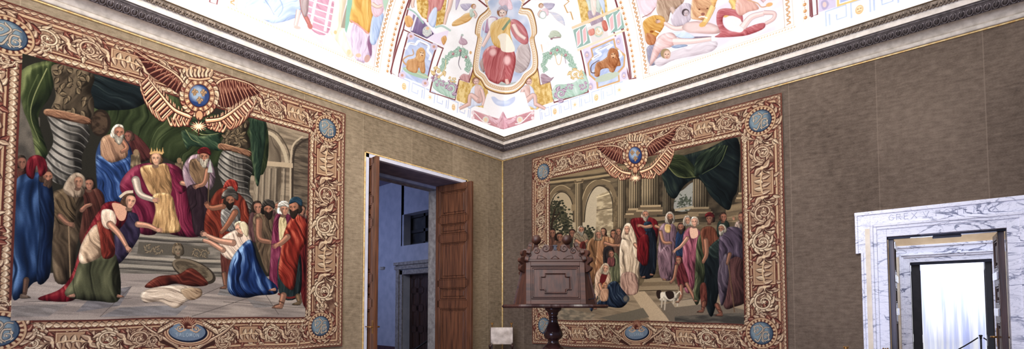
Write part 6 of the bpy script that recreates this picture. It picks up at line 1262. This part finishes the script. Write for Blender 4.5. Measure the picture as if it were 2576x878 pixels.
# leaves of the far marble doorway, folded back towards the window room
rows2 = [(.10, 1.05), (1.18, 2.24)]
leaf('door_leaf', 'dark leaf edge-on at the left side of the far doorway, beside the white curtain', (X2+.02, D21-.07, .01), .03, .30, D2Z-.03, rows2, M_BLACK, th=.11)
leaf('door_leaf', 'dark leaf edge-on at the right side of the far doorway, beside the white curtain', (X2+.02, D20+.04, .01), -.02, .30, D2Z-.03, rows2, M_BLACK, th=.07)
mb = MB(); mb.box((X2-.0, D20, D2Z-.045), (X2-.028, D21, D2Z), bev=.003); tag(mb.build('door_header', M_DARK), 'dark header rail above the white curtain in the far doorway', 'door header')
# bright curtained window beyond
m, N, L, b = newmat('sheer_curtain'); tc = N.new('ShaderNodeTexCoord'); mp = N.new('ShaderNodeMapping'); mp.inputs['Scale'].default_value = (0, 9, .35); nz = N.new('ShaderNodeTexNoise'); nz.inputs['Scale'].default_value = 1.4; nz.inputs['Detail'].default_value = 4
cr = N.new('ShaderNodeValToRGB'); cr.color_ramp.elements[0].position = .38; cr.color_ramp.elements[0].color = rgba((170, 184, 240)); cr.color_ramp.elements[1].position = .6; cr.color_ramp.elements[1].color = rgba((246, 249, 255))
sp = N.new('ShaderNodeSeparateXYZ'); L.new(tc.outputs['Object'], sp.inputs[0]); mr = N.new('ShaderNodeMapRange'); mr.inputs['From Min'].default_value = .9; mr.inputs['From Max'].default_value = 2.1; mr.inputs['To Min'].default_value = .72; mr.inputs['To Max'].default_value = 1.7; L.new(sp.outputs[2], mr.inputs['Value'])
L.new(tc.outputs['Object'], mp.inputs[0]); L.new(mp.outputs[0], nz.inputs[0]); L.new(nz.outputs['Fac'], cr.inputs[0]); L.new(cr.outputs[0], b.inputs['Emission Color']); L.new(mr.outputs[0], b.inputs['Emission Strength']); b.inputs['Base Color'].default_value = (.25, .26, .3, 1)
M_CURT = m  # daylight through the cloth and its fold shading painted into the emission
X3 = 7.4; ys = np.linspace(-8.6, -4.6, 240); vs = []; fs = []
for i, y in enumerate(ys):
    x = X3+.05*math.sin(y*17)+.03*math.sin(y*41+1)+.02*math.sin(y*7.3); vs += [(x, y, .02), (x-.0, y, 3.9)]
for i in range(len(ys)-1): fs.append((2*i, 2*i+2, 2*i+3, 2*i+1))
mb = MB(); mb.add(vs, fs, True); tag(mb.build('curtain', M_CURT), 'bright white sheer curtain seen through the marble doorways', 'curtain')
mb = MB(); mb.box((X3+.3, -9.4, 0), (X3+.4, -3, 4.2)); struct(mb, 'wall_window', M_WHITE)
mb = MB(); mb.box((.11, -9.4, 4.2), (X3+.4, -3, 4.3)); struct(mb, 'ceiling', M_WHITE)
mb = MB(); mb.box((.11, -3, 0), (X3+.4, -2.9, 4.3)); mb.box((.11, -9.5, 0), (X3+.4, -9.4, 4.3)); struct(mb, 'wall_side', M_TAN)
# barrier post with its two ropes
P = Vector(onX(2467, 843, 5.6))
t = empty('barrier_post', (P.x, P.y, 0), 'slim dark barrier post with round cap before the bright curtain', 'barrier post')
mb = MB(); mb.lathe([(0, 0), (.15, 0), (.15, .012), (.03, .03), (.014, .045), (.014, P.z-.05), (0, P.z-.05)], 20); mb.build('pole', M_DARK, t)
mb = MB(); mb.lathe([(0, P.z-.06), (.02, P.z-.055), (.02, P.z-.04), (.012, P.z-.035), (.024, P.z-.02), (.028, P.z-.008), (.02, P.z+.004), (0, P.z+.008)], 16); mb.build('cap', M_DARK, t)
for sd, lab in ((1, 'dark barrier rope sloping left from the post before the curtain'), (-1, 'dark barrier rope sloping right from the post before the curtain')):
    mb = MB(); pts = []
    for k in range(13):
        u = k/12.; pts.append((P.x, P.y+sd*(.034+1.1*u), P.z-.045-1.05*u+.45*u*u))
    mb.tube(pts, .011, 8); tag(mb.build('barrier_rope', M_DARK), lab, 'barrier rope')
# ------------------------------------------------------------------ lectern
LC = atdepth(.412, 4.74, 0); LRZ = math.atan2(RGT.y, RGT.x)-.02
t = empty('lectern', LC, 'large carved wooden choir lectern with scrolled crest, standing before the right tapestry', 'lectern', LRZ)
mb = MB(); mb.lathe([(0, 0), (.30, 0), (.30, .05), (.26, .08), (.24, .10), (.24, .18), (.20, .22), (.12, .30), (.075, .42), (.06, .60), (.075, .74), (.11, .86), (.12, .95), (.10, 1.02), (.07, 1.06), (.075, 1.09), (.11, 1.10), (.118, 1.14), (.118, 1.17), (.10, 1.195), (.112, 1.215), (.108, 1.24), (.085, 1.262), (.06, 1.285), (.052, 1.31), (.058, 1.325), (.082, 1.34), (.096, 1.365), (.095, 1.385), (.085, 1.415), (.066, 1.45), (.050, 1.49), (.042, 1.525), (.046, 1.53), (.046, 1.54), (.041, 1.545), (.042, 1.565), (.05, 1.575), (.052, 1.585), (.05, 1.59), (.062, 1.605), (.082, 1.62), (.084, 1.64), (0, 1.64)], 40); mb.build('column', M_LGT, t)
pts = []
for k in range(160):
    a = 2*math.pi*k/160; cs, sn = math.cos(a), math.sin(a); n = (abs(cs)**6+abs(sn)**6)**(-1/6.); d = .492*n**.75; d += .022*math.cos(12*a)-.02*(math.cos(4*a) > .93); pts.append((d*cs, d*sn))
mb = MB(); n = len(pts); vs = [(x, y, 1.640) for x, y in pts]+[(x*1.02, y*1.02, 1.655) for x, y in pts]+[(x, y, 1.672) for x, y in pts]
fs = [tuple(range(n-1, -1, -1)), tuple(range(2*n, 3*n))]+[(r*n+i, r*n+(i+1) % n, (r+1)*n+(i+1) % n, (r+1)*n+i) for r in (0, 1) for i in range(n)]
mb.add(vs, fs); mb.build('tray', M_LGT, t)
Bo, To, zb, zt, hwd = .385, .292, 1.672, 2.075, .275
slope = math.atan2(Bo-To, zt-zb); Lh = math.hypot(Bo-To, zt-zb)
CREST = [(-.262, 0), (-.262, .012), (-.295, .006), (-.318, -.012), (-.335, .004), (-.325, .034), (-.298, .038), (-.300, .058), (-.318, .072), (-.308, .098), (-.282, .112), (-.256, .102), (-.248, .084), (-.225, .082), (-.205, .10), (-.19, .125), (-.165, .128), (-.148, .112), (-.128, .116), (-.112, .138), (-.092, .158), (-.066, .152), (-.052, .132), (-.050, .112), (-.064, .100), (-.046, .088), (-.026, .094), (-.014, .112)]
TOP = [(-.012, .13), (-.042, .146), (-.052, .176), (-.036, .206), (0, .216)]
for k in range(4):
    M = Matrix.Rotation(k*math.pi/2, 4, 'Z') @ Matrix.Translation((0, -Bo, zb)) @ Matrix.Rotation(-slope, 4, 'X')
    th = .026
    pb = MB(); pb.box((-hwd, 0, 0), (hwd, th, Lh), M); pn = pb.build('desk_panel', M_WOODL if k % 2 == 0 else M_WOODH, t)
    q = MB(); w0 = .045
    q.box((-hwd, -.012, 0), (-hwd+w0, 0.001, Lh), M, .003); q.box((hwd-w0, -.012, 0), (hwd, .001, Lh), M, .003); q.box((-hwd+w0, -.012, 0), (hwd-w0, .001, w0), M, .003); q.box((-hwd+w0, -.012, Lh-w0), (hwd-w0, .001, Lh), M, .003)
    for g in (.052, .066):
        q.box((-hwd+g, -.009, g), (-hwd+g+.009, .001, Lh-g), M, .002); q.box((hwd-g-.009, -.009, g), (hwd-g, .001, Lh-g), M, .002); q.box((-hwd+g, -.009, g), (hwd-g, .001, g+.009), M, .002); q.box((-hwd+g, -.009, Lh-g-.009), (hwd-g, .001, Lh-g), M, .002)
    q.box((-hwd-.008, -.02, Lh-.004), (hwd+.008, th+.006, Lh+.02), M, .004); q.build('panel_moulding', M_WOODH, pn)
    # raised octagonal-cornered field
    zc = Lh*.49; W2, H2, nx, nz_ = .148, .100, .045, .036
    out = [(-W2, -H2+nz_), (-W2+nx*.8, -H2+nz_), (-W2+nx, -H2+nz_*.8), (-W2+nx, -H2), (W2-nx, -H2), (W2-nx, -H2+nz_*.8), (W2-nx*.8, -H2+nz_), (W2, -H2+nz_), (W2, H2-nz_), (W2-nx*.8, H2-nz_), (W2-nx, H2-nz_*.8), (W2-nx, H2), (-W2+nx, H2), (-W2+nx, H2-nz_*.8), (-W2+nx*.8, H2-nz_), (-W2, H2-nz_)]
    fm = MB(); n = len(out); rings = []
    for sc, yy in ((1.0, 0.001), (.985, -.014), (.93, -.014), (.90, -.004), (.86, -.006), (.84, .004)):
        rings.append([M @ Vector((x*sc*(1.0), yy, zc+z_*sc)) for x, z_ in out])
    vs = [v for r_ in rings for v in r_]; fs = [(r_*n+i, r_*n+(i+1) % n, (r_+1)*n+(i+1) % n, (r_+1)*n+i) for r_ in range(len(rings)-1) for i in range(n)]
    fm.add(vs, fs); fm.build('inner_frame', M_LGT if False else M_WOODL, pn)
    # corner fillet between neighbouring boards
    cf = MB(); a0 = M @ Vector((hwd, .006, 0)); a1 = M @ Vector((hwd, .006, Lh)); M2 = Matrix.Rotation((k+1)*math.pi/2, 4, 'Z') @ Matrix.Translation((0, -Bo, zb)) @ Matrix.Rotation(-slope, 4, 'X')
    b0 = M2 @ Vector((-hwd, .006, 0)); b1 = M2 @ Vector((-hwd, .006, Lh)); inn = Vector((0, 0, 0))
    ce = lambda v: Vector((v.x*.93, v.y*.93, v.z))
    cf.add([a0, b0, b1, a1, ce(a0), ce(b0), ce(b1), ce(a1)], [(0, 1, 2, 3), (4, 7, 6, 5), (0, 4, 5, 1), (3, 2, 6, 7)]); cf.build('corner_board', M_WOODL, t)
    # scrolled crest
    prof = CREST+([] if k == 0 else TOP[:-1]); right = [(-x, z_) for x, z_ in prof][::-1]
    full = prof+([(0, .100)] if k == 0 else [TOP[-1]])+right
    sm = smooth_closed(full, 3); sm = [(max(-.335, min(.335, x)), z_) for x, z_ in sm]
    cr_ = MB(); Mc = M @ Matrix.Translation((0, 0, Lh+.016)); cr_.prism(sm, 0.0, .034, Mc); crest = cr_.build('crest', M_WOODL, t)
    sc_ = MB()
    for sx in (-1, 1):
        for (cx_, cz_, R0, a0_, dr) in ((-.088, .118, .040, .6, -1), (-.175, .092, .030, 1.2, -1), (-.245, .060, .030, 2.2, 1)):
            pts = [Mc @ Vector((sx*(cx_+R0*(1-u*.8)*math.cos(a0_+dr*u*8.5)), -.004, cz_+R0*(1-u*.8)*math.sin(a0_+dr*u*8.5))) for u in np.linspace(0, 1, 22)]
            sc_.tube(pts, [.0065*(1-.5*u) for u in np.linspace(0, 1, 22)], 6)
        for tri in (((-.17, .012), (-.16, .050), (-.12, .040), (-.075, .012)), ((-.04, .012), (0, .044), (.04, .012))):
            pts = [Mc @ Vector((sx*x, -.002, z_)) for x, z_ in list(tri)+[tri[0]]]; sc_.tube(pts, .003, 5)
    sc_.tube([Mc @ Vector((-.262, -.003, .004)), Mc @ Vector((.262, -.003, .004))], .006, 6)
    sc_.build('scrollwork', M_WOODH, crest)
    if k == 2:
        for sx in (-1, 1):
            er = MB(); er.prism([(sx*.16+.05*math.cos(a), .275+.05*math.sin(a)) for a in np.linspace(0, 6.283, 19)[:-1]], 0., .04, Mc, True); er.prism([(sx*.125, .09), (sx*.205, .09), (sx*.185, .25), (sx*.145, .25)], .002, .034, Mc); er.build('crest_ear', M_WOODL, crest)
    fn = MB(); Mf = Matrix.Rotation(k*math.pi/2-math.pi/4*3, 4, 'Z') @ Matrix.Translation((.405, 0, 0))
    fp = [(-.04, 1.985), (.02, 1.975), (.062, 1.992), (.072, 2.018), (.05, 2.03), (.034, 2.046), (.05, 2.062), (.076, 2.078), (.07, 2.108), (.036, 2.116), (.03, 2.128), (.046, 2.148), (.036, 2.178), (.0, 2.182), (-.03, 2.15), (-.05, 2.08)]
    fn.prism([tuple(q_) for q_ in smooth_closed(fp, 3)], -.017, .017, Mf); fn.build('corner_ear', M_WOODL, t)
    if k == 0:
        br = MB(); br.box((-.012, -.004, .098), (.018, .02, .142), Mc, .002); br.box((-.018, -.006, .136), (.024, .022, .152), Mc, .002); br.build('bracket', M_DARK, t)
for (x, y, z_) in ((.345, -.30, 1.715), (.385, -.18, 1.70)):
    mb = MB(); mb.tube([(x-.06, y-.03, z_), (x+.01, y-.055, z_+.012), (x+.018, y-.06, z_+.03), (x+.018, y-.06, z_+.055)], .0045, 6); mb.build('page_hook', M_DARK, t)
# ------------------------------------------------------------------ chairs
def chair(loc, rz, label):
    t = empty('armchair', loc, label, 'chair', rz, 'leather-backed armchairs along the walls')
    hw_ = .175
    for sx in (-1, 1):
        mb = MB(); mb.box((sx*hw_-.02, .16, 0), (sx*hw_+.02, .20, 1.30), bev=.005); mb.build('back_post', M_WOODD, t)
        mb = MB(); mb.lathe([(.0, 1.30), (.009, 1.30), (.014, 1.312), (.007, 1.326), (.012, 1.338), (.015, 1.350), (.010, 1.37), (.0, 1.385)], 10, Matrix.Translation((sx*hw_*.93, .18, 0)))
        for q in (-1, 1): mb.ellipsoid((sx*hw_*.93+q*.017, .18, 1.372), (.008, .008, .014), None, 6, 5)
        mb.build('finial', M_FIN, t)
        mb = MB(); mb.lathe([(.024, 0), (.026, .05), (.018, .09), (.024, .2), (.018, .34), (.026, .42), (.020, .60), (.024, .80), (.020, 1.0), (.0, 1.0)], 12, Matrix.Translation((sx*hw_, -.22, 0))); mb.build('leg', M_WOODD, t)
        mb = MB(); mb.tube([(sx*hw_, .17, 1.03), (sx*hw_, .0, 1.035), (sx*hw_, -.20, 1.01), (sx*hw_, -.26, 1.02), (sx*hw_, -.285, 1.04)], [.018, .016, .020, .026, .020], 10); mb.build('armrest', M_WOODD, t)
    mb = MB(); n = 14; vs = []; fs = []
    for i in range(n+1):
        for j in range(n+1):
            u, v = i/n, j/n; vs.append(((u-.5)*.37, .155-.016*math.sin(math.pi*u)*math.sin(math.pi*v), 1.02+.283*v))
    for i in range(n):
        for j in range(n): a = i*(n+1)+j; fs.append((a, a+1, a+n+2, a+n+1))
    mb.add(vs, fs, True); mb.box((-.185, .157, 1.02), (.185, .172, 1.303)); mb.build('backrest', M_LEATH, t)
    mb = MB(); mb.box((-hw_-.02, -.25, .70), (hw_+.02, .20, .745), bev=.012); mb.build('seat', M_LEATH, t)
    for z_ in (.22, .50): mb = MB(); mb.box((-hw_, -.235, z_), (hw_, -.205, z_+.05), bev=.004); mb.build('stretcher', M_WOODD, t)
    return t
cc = atdepth(-.173, 7.86, 0)
chair(cc, math.atan2(RGT.y, RGT.x), 'carved armchair with pale worn leather back, standing in the corner beside the tall doorway')
q = onX(2128, 870.5, -.24); ch2 = chair((-.42, q[1]-.163, 0), -math.pi/2, 'armchair by the marble doorway, only its gilded finial showing at the bottom edge'); ch2.scale = (1, 1, q[2]/1.385)
# ------------------------------------------------------------------ light
def area(name, loc, target, sx, sy, power, color):
    d = bpy.data.lights.new(name, 'AREA'); d.shape = 'RECTANGLE'; d.size = sx; d.size_y = sy; d.energy = power; d.color = color
    o = bpy.data.objects.new(name, d); col.objects.link(o); o.location = loc
    o.rotation_euler = (Vector(target)-Vector(loc)).to_track_quat('-Z', 'Y').to_euler(); return o
def strip(name, a, b, power, color):
    a, b = Vector(a), Vector(b); o = area(name, (a+b)/2, (a+b)/2+Vector((0, 0, 1)), (b-a).length, .03, power, color); d = (b-a).normalized()
    up = Vector((0, 0, 1)); z = -up; x = d; y = z.cross(x); M = Matrix((x, y, z)).transposed(); o.rotation_euler = M.to_euler(); return o
strip('cove_light', (-9, -.348, 4.556), (-.36, -.348, 4.556), 2.3, (1., .985, 1.)); strip('cove_light', (-.348, -.36, 4.556), (-.348, -9, 4.556), 2.3, (1., .985, 1.))
area('ceiling_fill', (-5.2, -5.0, 4.4), (-3.0, -3.0, 6.2), 3, 3, 165, (.98, .985, 1.))
area('room_bounce', (-4.2, -1.9, 5.9), (-.5, -1.5, 2.2), 2.4, 2.4, 30, (1., .92, .82))
area('room_fill', (-6.4, -3.6, 4.7), (0, -.4, 1.8), 2.6, 2.0, 150, (1., .93, .84))
area('window_light', (-9.2, -4.2, 2.0), (0, -4.6, 1.3), 3.0, 3.0, 250, (.56, .65, 1.))
area('next_room_light', (2.2, -6.0, 4.0), (2.2, -6.0, 0), 3, 3, 110, (.80, .86, 1.))
area('window_room_light', (5.9, -6.0, 3.9), (4.5, -6.0, 1.0), 2.4, 3, 160, (.80, .86, 1.))
area('back_room_light', (-2.8, 4.6, 3.2), (.4, 4.2, 2.6), 2, 2, 42, (.47, .57, 1.))
w = bpy.data.worlds.new('world'); scene.world = w; w.use_nodes = True; bg = w.node_tree.nodes['Background']; bg.inputs[0].default_value = (.76, .80, 1., 1); bg.inputs[1].default_value = .21
